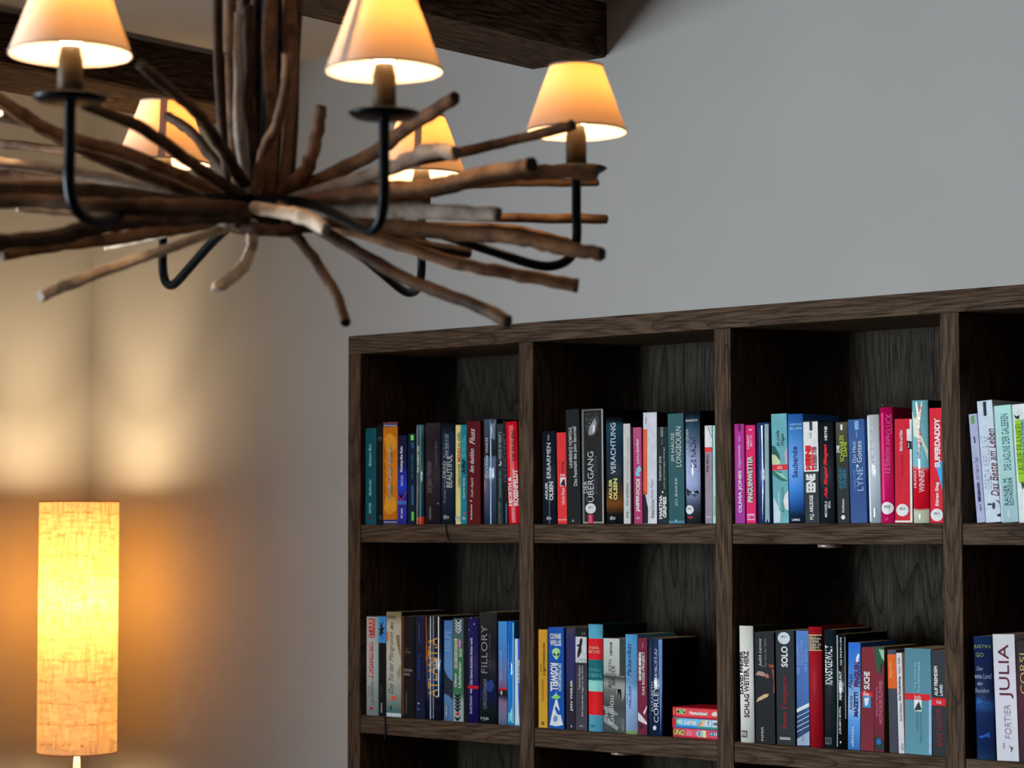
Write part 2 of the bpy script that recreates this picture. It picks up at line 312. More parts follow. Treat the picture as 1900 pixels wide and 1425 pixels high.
def book(ctx, BL, BR, TL, YT, cover, art=(), label='', name='book', y=.0045, depth=.128, bulge=.0, hard=False, rough=.42, coat=0.0, bump=0.0, side=None, group=None, ribbon=None, cat='book', side_sticker=None):
    ox, oy, sc, zs = ctx[:4]
    px = lambda X: ox+X/sc
    py = lambda Y: oy+Y/sc
    yb_px = 972 if zs > 1.4 else 1360
    bl = at_y(px(BL), yb_px, y); br = at_y(px(BR), yb_px, y)
    if coat < .5: coat = 0.0; rough = max(rough, .5)
    KL = int(ctx[4]); br.x = min(br.x, E_+KL*S_-T_-.0006)
    w = br.x-bl.x-.0003
    if TL is None: TL = BL
    tl = at_y(px(TL), py(YT), y)
    dx = tl.x-bl.x if TL != BL else 0.0
    h = math.hypot(dx, tl.z-zs); lean = math.atan2(dx, tl.z-zs) if TL != BL else 0.0
    root = empty(name, (bl.x, y, zs+.0002), label, cat, group)
    root.rotation_euler = (0, lean, 0)
    if lean > 0: root.location.z += w*math.sin(lean)*1.0
    ca, sa = math.cos(lean), math.sin(lean)
    def loc(X, Y):
        p = at_y(px(X), py(Y), y); a, c = p.x-bl.x, p.z-zs
        return a*ca - c*sa, a*sa + c*ca
    bl_ = bulge
    def ys(u): q = max(-1, min(1, 2*u/w-1)); return -bl_*(1-q*q)
    # cover: a folded sheet (spine and two boards) with real thickness
    th = .0022 if hard else .0006; N = 12 if bulge else 4
    outer = [(w, depth)] + [(w, .004), (w, .0005)] + [(w*(1-i/N) if 0 < i < N else (w-.0004 if i == 0 else .0004), ys(w*(1-i/N)) if bulge else 0.0) for i in range(N+1)] + [(0, .0005), (0, .004), (0, depth)]
    inner = []
    for (a, c) in outer: inner.append((min(max(a, th), w-th), max(c, 0)+th if c < depth*.9 else c))
    bm = bmesh.new(); n = len(outer)
    vo = [[bm.verts.new((a, c, z)) for a, c in outer] for z in (0, h)]
    vi = [[bm.verts.new((a, c, z)) for a, c in inner] for z in (0, h)]
    for i in range(n-1):
        f = bm.faces.new((vo[0][i], vo[0][i+1], vo[1][i+1], vo[1][i])); f.smooth = bool(bulge) and 3 <= i < n-4
        if i < 2 or i >= n-3: f.material_index = 1
        bm.faces.new((vi[0][i+1], vi[0][i], vi[1][i], vi[1][i+1])).material_index = 1
        for k in (0, 1): bm.faces.new((vo[k][i], vo[k][i+1], vi[k][i+1], vi[k][i])).material_index = 0
    for k in (0, n-1): bm.faces.new((vo[0][k], vi[0][k], vi[1][k], vo[1][k])).material_index = 1
    if isinstance(cover, list): cm = graded(cover, h, rough, coat, bump)
    else: cm = plain(cover, rough, 0, 1.3, coat, bump)
    sm = plain(side, .5) if side else cm
    obj('cover', bm, [cm, sm], root)
    ov = .003 if hard else .0004
    obj('page_block', bx(th+.0001, w-th-.0001, th+.0015, depth-ov-.0005, ov, h-ov), plain((190, 176, 150), .85, 0, 1.1), root)
    # printed artwork, painted reflection streaks on glossy spines, and lettering
    mats, verts, faces = {'art': [], 'let': []}, {'art': [], 'let': []}, {'art': [], 'let': []}
    lvl = [0]
    def put(kind, pts, fcs, col):
        m = plain(col, .5 if not coat else .25, 0, 1.3, coat*.5)
        if m not in mats[kind]: mats[kind].append(m)
        mi = mats[kind].index(m); b0 = len(verts[kind]); lvl[0] += 1
        off = (.00022 if kind == 'art' else .0007) + .00002*lvl[0]
        for u, v in pts: verts[kind].append((u, ys(u)-off, v))
        for f in fcs: faces[kind].append((tuple(b0+i for i in f), mi))
    for it in art:
        if it[0] == 't':
            _, s, xl, xr, yt, yb, c, d, b, sh = it
            (ul, vb), (ur, vt) = loc((xl), yb), loc(xr, yt)
            ul, ur = max(ul, .0003), min(ur, w-.0003)
            if ur-ul < .0006: continue
            vs, fs = text_mesh(s, b, sh)
            if not vs: continue
            x0, x1 = min(v[0] for v in vs), max(v[0] for v in vs); y0, y1 = min(v[1] for v in vs), max(v[1] for v in vs)
            U = ur-ul; V = vt-vb; out = []
            for a, c2 in vs:
                p, q = (a-x0)/(x1-x0), (c2-y0)/(y1-y0)
                if d == 'u': out.append((ur-q*U, vb+p*V))
                elif d == 'd': out.append((ul+q*U, vt-p*V))
                else: out.append((ul+p*U, vb+q*V))
            put('let', out, fs, c)
        elif it[0] == 'r':
            _, xl, xr, yt, yb, c = it; (ul, vb), (ur, vt) = loc(xl, yb), loc(xr, yt)
            ul, ur = max(ul, .0001), min(ur, w-.0001); vb, vt = max(vb, .0001), min(vt, h-.0001); n_ = 8
            if ur <= ul or vt <= vb: continue
            pts = [(ul+(ur-ul)*i/n_, z) for z in (vb, vt) for i in range(n_+1)]
            put('art', pts, [(i, i+1, i+n_+2, i+n_+1) for i in range(n_)], c)
        elif it[0] == 'p':
            _, pp, c = it; q = [loc(*a) for a in pp]; q = [(min(max(u, .0001), w-.0001), min(max(v, .0001), h-.0001)) for u, v in q]
            cu, cv = sum(a[0] for a in q)/len(q), sum(a[1] for a in q)/len(q)
            mid = [((a[0]+cu)/2, (a[1]+cv)/2) for a in q]; n_ = len(q)
            pts = q+mid+[(cu, cv)]
            put('art', pts, [(i, (i+1) % n_, n_+(i+1) % n_, n_+i) for i in range(n_)]+[(n_+i, n_+(i+1) % n_, 2*n_) for i in range(n_)], c)
        elif it[0] == 's':
            _, cx, cy, r, c = it; cu, cv = loc(cx, cy); rr = min(loc(cx+r, cy)[0]-cu, w*.49); n_ = 24
            rv = loc(cx, cy-r)[1]-cv; cu = min(max(cu, rr), w-rr); b2 = bmesh.new(); lo = []
            for dz in (.0006, .0009):
                lo.append([b2.verts.new((cu+rr*math.cos(a*2*math.pi/n_), ys(cu+rr*math.cos(a*2*math.pi/n_))-dz, cv+rv*math.sin(a*2*math.pi/n_))) for a in range(n_)])
            for a in range(n_): b2.faces.new((lo[0][a], lo[0][(a+1) % n_], lo[1][(a+1) % n_], lo[1][a]))
            cvx = b2.verts.new((cu, ys(cu)-.0009, cv))
            for a in range(n_): b2.faces.new((lo[1][a], lo[1][(a+1) % n_], cvx))
            so = obj('round_sticker', b2, plain(c, .5), root)
            vs, fs = text_mesh('BÜ', .01, 0); x0, x1 = min(v[0] for v in vs), max(v[0] for v in vs)
            b3 = bmesh.new(); vv = [b3.verts.new((cu+((a-x0)/(x1-x0)-.5)*rr*.8, ys(cu)-.0013, cv+rv*.05+c2*rv*.55)) for a, c2 in vs]
            for f in fs:
                try: b3.faces.new([vv[i] for i in f])
                except ValueError: pass
            obj('sticker_print', b3, plain((120, 122, 128), .6), so)
    for kind, nm in (('art', 'spine_art_and_glints'), ('let', 'spine_lettering')):
        if faces[kind]:
            me = bpy.data.meshes.new(nm); me.from_pydata(verts[kind], [], [f for f, _ in faces[kind]])
            for m in mats[kind]: me.materials.append(m)
            for p, (_, mi) in zip(me.polygons, faces[kind]): p.material_index = mi
            o = bpy.data.objects.new(nm, me); COL.objects.link(o); o.parent = root
    if side_sticker:
        dy, z, r, c = side_sticker; b2 = bmesh.new(); n_ = 24
        a1 = [b2.verts.new((w+.0002, dy+r*math.cos(a*2*math.pi/n_), z+r*math.sin(a*2*math.pi/n_))) for a in range(n_)]
        a2 = [b2.verts.new((w+.0005, v.co.y, v.co.z)) for v in a1]
        b2.faces.new(a2)
        for a in range(n_): b2.faces.new((a1[a], a1[(a+1) % n_], a2[(a+1) % n_], a2[a]))
        obj('round_sticker', b2, plain(c, .5), root)
    if ribbon:
        u, pts, c, rw = ribbon
        b2 = bmesh.new(); rows = []
        for (a, dy, z) in pts: rows.append([b2.verts.new((u+a+s*rw, dy, z)) for s in (-1, 1)])
        for a, b in zip(rows, rows[1:]): b2.faces.new((a[0], a[1], b[1], b[0]))
        bmesh.ops.solidify(b2, geom=b2.faces[:], thickness=.0004)
        obj('ribbon_bookmark', b2, plain(c, .5), root)
    return root
ZA, ZB = 1.6000, 1.1769
A1, A2, A3, A4 = (640, 740, 5.0882, ZA, 1), (980, 740, 5.0, ZA, 2), (1340, 720, 4.3182, ZA, 3), (1740, 700, 4.45, ZA, 4)
B1, B2, B3, B4 = (640, 1110, 4.9138, ZB, 1), (970, 1130, 4.8308, ZB, 2), (1350, 1130, 4.4186, ZB, 3), (1740, 1130, 4.831, ZB, 4)
gA = ['books in the upper row, first compartment', 'books in the upper row, second compartment', 'books in the upper row, third compartment', 'books in the upper row, right edge compartment']
gB = [s.replace('upper', 'lower') for s in gA]
# ---- upper row, first compartment (zoomed coordinates of the photograph, mapped onto the plane of the spines)
G = gA[0]
book(A1, 193, 296, None, 281, (14, 92, 104), [T('MAYER', 228, 250, 980, 1080, (150, 190, 190)), T('Bleikinder', 228, 250, 760, 910, (160, 200, 195)), T('Bleistern Blut', 228, 250, 430, 635, (160, 200, 195)), C(237, 1125, 12, 22, (120, 40, 60))], 'slim teal paperback at the left end of the upper row', group=G, rough=.55)
book(A1, 299, 359, None, 245, (22, 22, 25), [T('dtv', 328, 345, 1100, 1140, (120, 120, 120)), ST(340, 378, 26, (58, 56, 52))], 'narrow black paperback between the teal and the ornate orange book', group=G)
book(A1, 360, 498, None, 228, (205, 132, 38), [R(360, 498, 228, 266, (30, 50, 120)), R(360, 498, 1142, 1184, (30, 50, 120))]
     + [C(375+i*18, 252, 5, 7, (225, 220, 200)) for i in range(7)] + [C(378+i*18, 1164, 5, 7, (225, 220, 200)) for i in range(7)]
     + [C(430, 420, 62, 90, (222, 150, 50)), C(430, 1000, 62, 90, (222, 150, 50)), T('Tortilla Curtain Sommer', 412, 450, 440, 950, (90, 35, 20), b=.04, sh=.4), T('Der Mann aus der Wueste', 372, 384, 400, 1000, (120, 60, 20)), T('Tortilla Curtain Sommer', 408, 446, 444, 946, (240, 225, 200), b=.0, sh=.4)],
     'thick orange book with blue and white star borders at top and bottom', group=G, side=(58, 40, 26), bulge=.0015, depth=.135)
book(A1, 499, 584, None, 349, [(0, (38, 40, 125)), (.18, (60, 60, 160)), (.28, (40, 30, 80)), (.45, (35, 70, 190)), (.7, (25, 30, 90)), (1, (18, 24, 60))],
     [R(499, 584, 960, 1000, (70, 110, 180)), P([(500, 905), (535, 945), (584, 860), (584, 890), (535, 975), (500, 935)], (130, 60, 150)), T('Kissing the Rain', 523, 552, 450, 692, W, b=.04), T('BROOKS', 530, 550, 722, 820, (190, 195, 230)), T('dtv extra', 528, 546, 1035, 1128, (210, 215, 235), b=.03)],
     'small royal blue paperback with violet zigzag, right of the orange book', group=G)
book(A1, 595, 668, None, 328, (15, 40, 66), [R(622, 650, 342, 392, (130, 215, 90)), R(628, 652, 412, 466, (60, 100, 130)), R(630, 650, 1068, 1150, (110, 200, 85)), T('JEDE MENGE LEBEN', 630, 648, 520, 760, (70, 130, 130)), T('ANNE BERGER', 630, 648, 820, 1000, (90, 140, 190))],
     'dark navy paperback with small lime green labels', group=G)
book(A1, 677, 743, None, 248, [(0, (230, 80, 30)), (.1, (230, 80, 30)), (.11, (30, 75, 90)), (.9, (50, 90, 100)), (1, (90, 130, 140))], [T('Ans andere Ufer', 684, 708, 440, 700, (215, 225, 225)), R(681, 687, 252, 1184, (150, 175, 180)), R(716, 722, 252, 1184, (130, 165, 170))],  # two pale lengthwise bars: window glints painted onto the glossy spine
     'shiny grey-teal paperback with orange foot, first compartment', group=G, coat=1, bump=.4, bulge=.002)
book(A1, 764, 905, None, 232, [(0, (50, 44, 52)), (.9, (55, 48, 55)), (1, (70, 62, 72))], [T('Hourglass Myth', 858, 882, 400, 640, (100, 92, 100), sh=.3), T('Les Jours Heureux', 770, 845, 590, 890, (120, 112, 122), sh=.4, b=0), T('mixtvision', 800, 824, 1020, 1140, (130, 122, 130)), C(884, 990, 5, 8, (160, 150, 160))],
     'thick charcoal brown matt book with faint grey script', group=G, bulge=.003, rough=.5)
book(A1, 913, 1036, None, 236, [(0, (34, 46, 62)), (.5, (40, 54, 72)), (.92, (45, 62, 82)), (1, (30, 36, 46))], [T('DEAD', 932, 962, 590, 745, (205, 205, 205), b=-.01), T('Deine Seele in mir', 940, 990, 330, 560, (150, 160, 175), sh=.4, b=0), T('BEAUTIFUL', 972, 1018, 528, 838, (225, 225, 225), b=-.01), T('Yvonne Woon', 940, 962, 735, 990, (120, 130, 145)), T('dtv', 938, 992, 1092, 1136, (220, 220, 220), d='h', b=-.01)],
     'dark slate blue hardcover reading DEAD BEAUTIFUL', group=G, bulge=.003, rough=.3, side=(20, 20, 22),
     ribbon=(.021, [(0, .03, .0004), (0, -.0005, .0004), (-.001, -.0060, .0002), (-.0012, -.0085, -.004), (.0005, -.0088, -.016), (.004, -.0090, -.026), (.007, -.0092, -.034)], (28, 24, 22), .0016))
book(A1, 1045, 1094, None, 249, (232, 200, 140), [T('MIND', 1064, 1092, 462, 600, (190, 50, 45), b=.03, sh=.15), T('to GIRL', 1064, 1090, 312, 455, (90, 110, 120), b=.02, sh=.15), T('UNBEKANNTER', 1070, 1090, 615, 840, (90, 90, 85)), ST(1068, 1130, 32, (190, 185, 180))],
     'narrow cream paperback with a round sticker, beside the turquoise one', group=G)
book(A1, 1095, 1151, None, 247, (18, 132, 150), [T('Arthur', 1098, 1142, 570, 712, (15, 30, 45), sh=.5, b=.03), T('Sarah N. Harvey', 1116, 1136, 745, 938, (190, 225, 225)), T('oder wie ich lernte', 1104, 1120, 380, 560, (110, 190, 195)), T('den T-Bird zu fahren', 1124, 1140, 350, 550, (110, 190, 195)), T('dtv', 1112, 1140, 1112, 1140, (200, 225, 225), d='h'), C(1127, 1082, 7, 10, (200, 50, 50))],
     'narrow turquoise paperback between cream and dark red books', group=G)
book(A1, 1152, 1281, None, 216, (98, 14, 24), [T('Am dunklen', 1180, 1220, 470, 700, (230, 215, 215), b=.0, sh=.25), T('Fluss', 1180, 1228, 280, 432, (235, 225, 225), b=.0, sh=.4), T('Kathi Appelt', 1190, 1218, 742, 928, (225, 190, 190), sh=.3, b=0), T('...', 1185, 1200, 958, 972, (230, 230, 230), b=.05, d='h'), T('Ravensburger', 1188, 1206, 995, 1140, W, b=.02)],
     'dark crimson hardcover with white script, upper row first compartment', group=G, rough=.5)
book(A1, 1312, 1432, None, 195, [(0, (52, 66, 88)), (.66, (90, 110, 140)), (.68, (34, 42, 54)), (.8, (60, 70, 85)), (1, (90, 105, 125))], [T('fürchte mich', 1335, 1362, 370, 750, (200, 210, 225), b=0, sh=.2), R(1384, 1390, 250, 1184, (160, 175, 200)), P([(1375, 200), (1425, 200), (1420, 390), (1390, 370)], (120, 130, 145))],  # pale bar painted in as window light reflected by the foil
     'glossy blue-grey foil wrapped hardcover, tallest of the first compartment upper row', group=G, coat=1, bump=.5, bulge=.004, rough=.2, side=(24, 24, 25), depth=.145, hard=True)
book(A1, 1440, 1499, 1434, 238, [(0, (36, 50, 50)), (1, (52, 62, 70))], [T('HOUSE OF NIGHT 2', 1453, 1478, 312, 568, (150, 165, 160)), C(1462, 610, 16, 24, (190, 200, 190)), C(1453, 605, 15, 20, (40, 54, 56)), T('Cast and Kristin Cast', 1456, 1474, 680, 940, (120, 145, 130)), T('GEZEICHNET', 1450, 1476, 960, 1184, (90, 110, 95), b=.03)],
     'dark grey-green paperback with a small crescent moon, left of the red books', group=G)
book(A1, 1510, 1538, 1489, 205, (36, 40, 46), [T('GEZEICHNET', 1496, 1524, 320, 790, (110, 110, 140), b=-.01), P([(1515, 1000), (1532, 970), (1532, 1170), (1518, 1180)], (70, 100, 140))],
     'narrow black paperback leaning against the bright red book', group=G, depth=.13)
book(A1, 1546, 1650, 1518, 220, (214, 34, 52), [T('HJORTH &', 1552, 1588, 735, 1012, W, b=.04), T('ROSENFELDT', 1602, 1640, 665, 1010, W, b=.04), T('DIE FRAUEN', 1588, 1612, 300, 590, (110, 30, 40), b=.03), R(1580, 1592, 250, 1170, (235, 110, 115)), T('rororo', 1590, 1600, 1040, 1140, (240, 180, 180))],
     'bright red paperback leaning left at the end of the upper row first compartment', group=G, rough=.25, bulge=.002)
# ---- upper row, second compartment
G = gA[1]
book(A2, 136, 262, 131, 303, (36, 44, 56), [T('ERBARMEN', 180, 214, 410, 738, W, b=0), T('ADLER', 165, 188, 775, 940, (215, 215, 205), b=.03), T('OLSEN', 204, 238, 770, 942, (215, 215, 205), b=.03), T('Thriller', 188, 202, 330, 390, (180, 180, 180)), T('dtv', 178, 222, 1088, 1124, (200, 200, 205), d='h', b=0), R(200, 206, 560, 1158, (90, 100, 120))],
     'dark navy thriller reading ERBARMEN at the left of the second compartment', group=G, bulge=.002)
book(A2, 275, 362, 263, 316, (226, 62, 66), [T('Ulrich Ritzel', 312, 340, 826, 980, W, b=.0), R(298, 350, 728, 812, (225, 220, 215)), P([(300, 800), (318, 760), (340, 740), (345, 812)], (50, 30, 35)), T('btb', 300, 346, 696, 718, W, d='h'), T('Hurling', 308, 336, 580, 690, (120, 30, 35), sh=.3), T('Roman Krimi', 280, 360, 1112, 1130, (240, 215, 210), d='h')],
     'coral red paperback with a small photo square, second book of its compartment', group=G)
book(A2, 366, 493, 346, 103, (40, 44, 45), [T('LAWRENCE NORFOLK', 384, 406, 262, 640, (225, 225, 220), b=0), T('Das Festmahl des John Saturnall', 424, 456, 258, 808, (215, 215, 210), b=0), T('K', 412, 430, 1122, 1142, W, d='h', b=0), T('Roman', 468, 482, 380, 460, (90, 90, 85))],
     'tall matt black book with two lines of white serif title', group=G, rough=.6, depth=.14)
book(A2, 506, 705, 496, 95, [(0, (28, 28, 30)), (1, (34, 34, 36))],
     [R(500, 700, 96, 112, (150, 148, 145)), R(690, 702, 100, 1158, (165, 163, 160)), R(507, 514, 100, 1150, (120, 118, 116)), R(510, 700, 1140, 1157, (150, 148, 145)),
      P([(530, 140), (640, 125), (660, 200), (640, 300), (610, 345), (560, 350), (535, 260)], (72, 72, 74)), P([(570, 260), (620, 180), (635, 230), (612, 330), (570, 340), (560, 320)], (150, 150, 152)), C(565, 225, 26, 22, (30, 30, 32)), C(568, 226, 10, 8, (110, 112, 118)), P([(560, 340), (620, 325), (622, 352), (585, 362)], (60, 60, 62)), P([(600, 240), (618, 245), (620, 300), (600, 316)], (205, 205, 206)), P([(532, 160), (600, 128), (640, 150), (560, 190)], (50, 48, 48)),
      T('DER', 518, 550, 765, 875, W, b=-.01), T('ÜBERGANG', 545, 606, 490, 958, W, b=-.01), T('JUSTIN CRONIN', 612, 652, 535, 885, (95, 98, 110), b=-.01), R(556, 604, 1075, 1158, (180, 25, 75)), T('GOLDM', 568, 590, 1082, 1152, (230, 150, 170)), ST(582, 1018, 48)],
     'thick black novel with a half-lit face and worn white edges', group=G, depth=.15, side=(30, 29, 28), rough=.5)
book(A2, 728, 884, 722, 176, [(0, (28, 34, 42)), (.12, (40, 40, 42)), (.22, (130, 85, 45)), (.32, (80, 60, 48)), (.45, (36, 46, 54)), (.75, (30, 60, 80)), (.95, (50, 85, 105)), (1, (24, 30, 36))],
     [T('VERACHTUNG', 776, 820, 225, 698, W, b=0), T('ADLER', 758, 788, 745, 935, (235, 205, 140), b=.03), T('OLSEN', 802, 836, 740, 938, (235, 205, 140), b=.03), T('dtv', 768, 820, 1086, 1124, W, d='h', b=0)],
     'dark thriller with orange glow near its foot reading VERACHTUNG', group=G, bulge=.003, rough=.3)
book(A2, 886, 952, None, 233, (192, 190, 188), [T('WIE DIE MADONNA AUF DEN MOND KAM', 918, 932, 360, 750, (150, 148, 145), b=-.01), T('ROLF BAUERDICK', 912, 930, 780, 990, (80, 80, 82), b=0), T('DVA', 912, 930, 1045, 1104, (70, 70, 72))],
     'narrow pale grey book left of the pink-violet one', group=G, rough=.6, side=(48, 30, 24))
book(A2, 953, 970, None, 262, (60, 22, 38), [], 'very thin dark maroon booklet squeezed beside the pink-violet book', group=G)
book(A2, 982, 1062, 971, 268, [(0, (165, 60, 112)), (.8, (176, 66, 122)), (1, (170, 90, 125))], [T('JASPER', 1004, 1040, 892, 1050, W, b=.04), T('FFORDE', 1004, 1040, 740, 890, (240, 215, 190), b=.03), T('Lost in a Good Book', 1006, 1028, 372, 606, W, b=.02, sh=.3), P([(995, 700), (1010, 640), (1035, 620), (1052, 660), (1030, 690), (1044, 715), (1005, 722)], (130, 190, 195)), T('dtv', 1002, 1042, 1090, 1118, (225, 170, 200), d='h')],
     'pink-violet paperback with a pale dragon emblem', group=G, coat=.3)
book(A2, 1068, 1196, 1066, 130, (196, 196, 204), [R(1066, 1104, 284, 870, (215, 105, 70)), P([(1066, 870), (1082, 860), (1100, 960), (1112, 1010), (1112, 1158), (1068, 1158)], (32, 28, 30)), R(1066, 1104, 860, 890, (190, 90, 60)), T('Philipp Meyer', 1140, 1164, 742, 925, (90, 90, 95), b=-.01), T('Klett-Cotta', 1142, 1168, 935, 1105, (50, 50, 55), b=.0), T('Roman', 1086, 1098, 175, 230, (70, 70, 75))],
     'white-grey paperback with an orange strip and dark silhouette on its left edge', group=G, side=(24, 24, 26), side_sticker=(.02, .176, .0075, (48, 46, 46)))
book(A2, 1203, 1300, 1197, 264, (28, 50, 54), [T('MARTHA', 1218, 1246, 895, 1115, W, b=.04), T('GRIMES', 1252, 1284, 908, 1104, W, b=.04), T('Inspector Jury', 1214, 1240, 530, 760, (205, 215, 210), b=0, sh=.15), T('sucht den Kennington-Smaragd', 1256, 1272, 450, 838, (170, 185, 180), b=0, sh=.15), R(1230, 1252, 266, 352, (150, 160, 155)), C(1248, 866, 8, 10, W), T('GOLDM', 1233, 1249, 275, 345, (40, 50, 50)), T('Krimi', 1238, 1250, 370, 424, (130, 145, 140))],
     'dark green-black mystery paperback with bold white author capitals', group=G)
book(A2, 1305, 1454, 1293, 141, [(0, (46, 92, 98)), (1, (56, 98, 102))], [T('IM HAUSE', 1328, 1356, 315, 580, (205, 215, 210), b=-.01), T('LONGBOURN', 1374, 1418, 258, 630, (215, 225, 220), b=-.01), T('JO BAKER', 1366, 1392, 730, 995, (200, 212, 210), b=-.01), R(1305, 1454, 1130, 1158, (90, 130, 150)), T('K', 1370, 1386, 1120, 1140, W, d='h')],
     'broad petrol green hardcover reading LONGBOURN', group=G, rough=.5, depth=.14)
book(A2, 1468, 1604, 1457, 113, [(0, (40, 44, 50)), (.1, (60, 65, 70)), (.2, (90, 100, 120)), (.38, (165, 175, 208)), (.6, (155, 165, 195)), (.75, (100, 114, 140)), (.9, (60, 90, 110)), (1, (30, 40, 48))],
     [T('IWANOFF', 1466, 1580, 190, 216, W, d='h', b=.0), T('ZWEI ZWIELICHT EINER', 1474, 1500, 280, 735, (190, 195, 215), b=-.01), T('DIE NACHT', 1524, 1566, 350, 640, (40, 50, 80), b=0), P([(1474, 830), (1500, 850), (1580, 850), (1590, 880), (1560, 910), (1490, 905), (1476, 870)], (34, 44, 54)), P([(1490, 862), (1570, 862), (1560, 895), (1500, 890)], (90, 110, 130)), ST(1510, 1030, 42), C(1515, 1100, 28, 10, (170, 60, 70))],
     'metallic blue-grey hardcover with a pale glow and round sticker', group=G, bulge=.005, rough=.22, coat=.6, side=(20, 20, 22), hard=True, depth=.15, side_sticker=(.014, .178, .0078, (62, 60, 58)))
book(A2, 1642, 1712, 1638, 249, (150, 138, 150), [R(1638, 1714, 250, 450, (210, 208, 210)), R(1638, 1714, 452, 496, (205, 70, 75)), P([(1662, 260), (1672, 256), (1712, 350), (1712, 372)], (150, 140, 150)), P([(1686, 256), (1696, 256), (1712, 300), (1712, 320)], (160, 150, 160)), T('Das Kino', 1654, 1672, 520, 680, (60, 55, 62)), T('roman', 1690, 1704, 560, 760, (190, 150, 165)), T('btb', 1655, 1700, 1088, 1106, (200, 195, 200), d='h')],
     'grey-mauve paperback with a white top and narrow red band', group=G)
book(A2, 1714, 1750, 1711, 249, (160, 214, 202), [T('Sommer', 1722, 1734, 900, 1080, (110, 160, 150))], 'slim mint green paperback against the second divider', group=G)
# ---- upper row, third compartment
G = gA[2]
book(A3, 102, 185, 92, 291, [(0, (150, 60, 145)), (.6, (170, 60, 150)), (1, (170, 50, 145))], [T('OLIVIA JONES', 134, 162, 660, 1000, W, b=.03), T('Ungeschminkt', 128, 152, 455, 640, (240, 220, 235), sh=.4, b=.0), T('rororo', 134, 146, 385, 430, (220, 170, 215)), P([(125, 295), (150, 295), (148, 350), (128, 345)], (110, 35, 95))],
     'magenta-violet paperback, first book right of the second divider', group=G)
book(A3, 196, 273, 187, 300, [(0, (205, 34, 110)), (.5, (205, 30, 100)), (1, (198, 38, 112))], [T('BRITTA', 224, 242, 378, 470, (245, 180, 210)), T('SABBAG', 200, 218, 378, 490, (245, 180, 210)), T('PINGUINWETTER', 204, 246, 545, 918, (30, 30, 35), b=.09), T('PINGUINWETTER', 206, 244, 547, 916, W, b=.03), R(202, 260, 1008, 1060, (240, 170, 200)), T('LÜBBE', 206, 256, 1018, 1050, (200, 40, 110), d='h', b=.03), R(215, 236, 328, 342, (240, 170, 200))],
     'hot pink paperback with white block letter title', group=G)
book(A3, 290, 388, 276, 281, [(0, (40, 70, 110)), (.5, (32, 62, 110)), (.85, (28, 50, 90)), (1, (50, 75, 120))], [P([(345, 290), (372, 290), (376, 700), (382, 1075), (352, 1075), (350, 700)], (160, 180, 180)), P([(318, 300), (330, 300), (338, 800), (330, 1070), (322, 700)], (95, 125, 165)), P([(300, 330), (308, 320), (318, 700), (310, 900)], (70, 100, 150))],  # all three streak shapes are painted foil reflections, not print
     'foil wrapped dark blue book with painted silvery reflections', group=G, coat=1, bump=.6, bulge=.003, rough=.2)
book(A3, 411, 537, 391, 210, (112, 166, 172),
     [P([(395, 460), (425, 470), (455, 530), (468, 600), (430, 600), (398, 540)], (50, 100, 90)), P([(395, 530), (430, 540), (468, 590), (460, 615), (400, 612)], (190, 200, 165)), P([(500, 520), (525, 470), (530, 610), (505, 600)], (190, 165, 180)), P([(405, 665), (470, 670), (525, 750), (470, 745), (410, 700)], (60, 120, 110)), P([(420, 668), (490, 690), (522, 740), (470, 710)], (150, 190, 170)),
      P([(412, 870), (440, 930), (470, 1000), (465, 1078), (414, 1078)], (190, 200, 210)), P([(500, 860), (530, 820), (534, 980), (505, 970), (490, 910)], (205, 205, 215)), R(400, 532, 612, 661, (212, 52, 62)), T('btb', 446, 484, 622, 650, (240, 190, 190), d='h'), T('So Linde', 434, 456, 340, 470, (30, 50, 55), sh=.4, b=0), T('Weges', 470, 500, 365, 460, (30, 50, 55), sh=.4, b=0), T('BUTLER', 450, 462, 830, 960, (200, 225, 225), b=0), T('ALEXANDRA', 478, 490, 790, 1000, (90, 130, 135), b=0)],
     'pale teal paperback with green leaves and a red band', group=G, depth=.14)
book(A3, 541, 662, 526, 212, [(0, (28, 42, 58)), (.1, (34, 56, 80)), (.2, (50, 100, 160)), (.35, (80, 140, 205)), (.55, (120, 160, 210)), (.8, (90, 145, 200)), (1, (56, 110, 175))], [T('Saubande', 570, 606, 470, 720, (32, 60, 120), b=.01), T('ARNE', 545, 640, 282, 302, (150, 190, 225), d='h'), T('BLUM', 545, 640, 312, 336, (150, 190, 225), d='h'), T('LIMES', 566, 630, 1046, 1066, (190, 200, 210), d='h')],
     'sky blue paperback fading to dark at the foot', group=G, bulge=.003, rough=.3)
book(A3, 664, 783, 648, 266, (52, 60, 66), [R(650, 775, 268, 672, (208, 210, 216)), R(700, 722, 268, 342, (50, 58, 64)), T('MEENE', 670, 708, 460, 660, (205, 40, 60), b=.09), T('MEENE', 716, 738, 470, 658, (205, 40, 60), b=.05), T('EENE', 676, 748, 688, 838, W, b=.06), T('M.J. ARLIDGE', 704, 738, 858, 1055, W, b=.03), T('Thriller', 704, 716, 355, 402, (90, 95, 100)), T('MEENE', 744, 756, 470, 655, (120, 125, 130), b=.05)],
     'thriller with white upper half and slate lower half', group=G)
book(A3, 788, 905, 772, 276, [(0, (40, 48, 56)), (1, (36, 42, 48))], [T('Als Engel fliegen', 824, 850, 450, 890, (205, 40, 50), b=.05, sh=.3), T('MICHAELA', 828, 846, 905, 1035, (200, 200, 205)), T('SEUL', 854, 872, 905, 965, (200, 200, 205)), T('HEYNE', 826, 846, 308, 420, W, b=.03)],
     'dark slate paperback with red slanted title, third compartment upper row', group=G, bulge=.002)
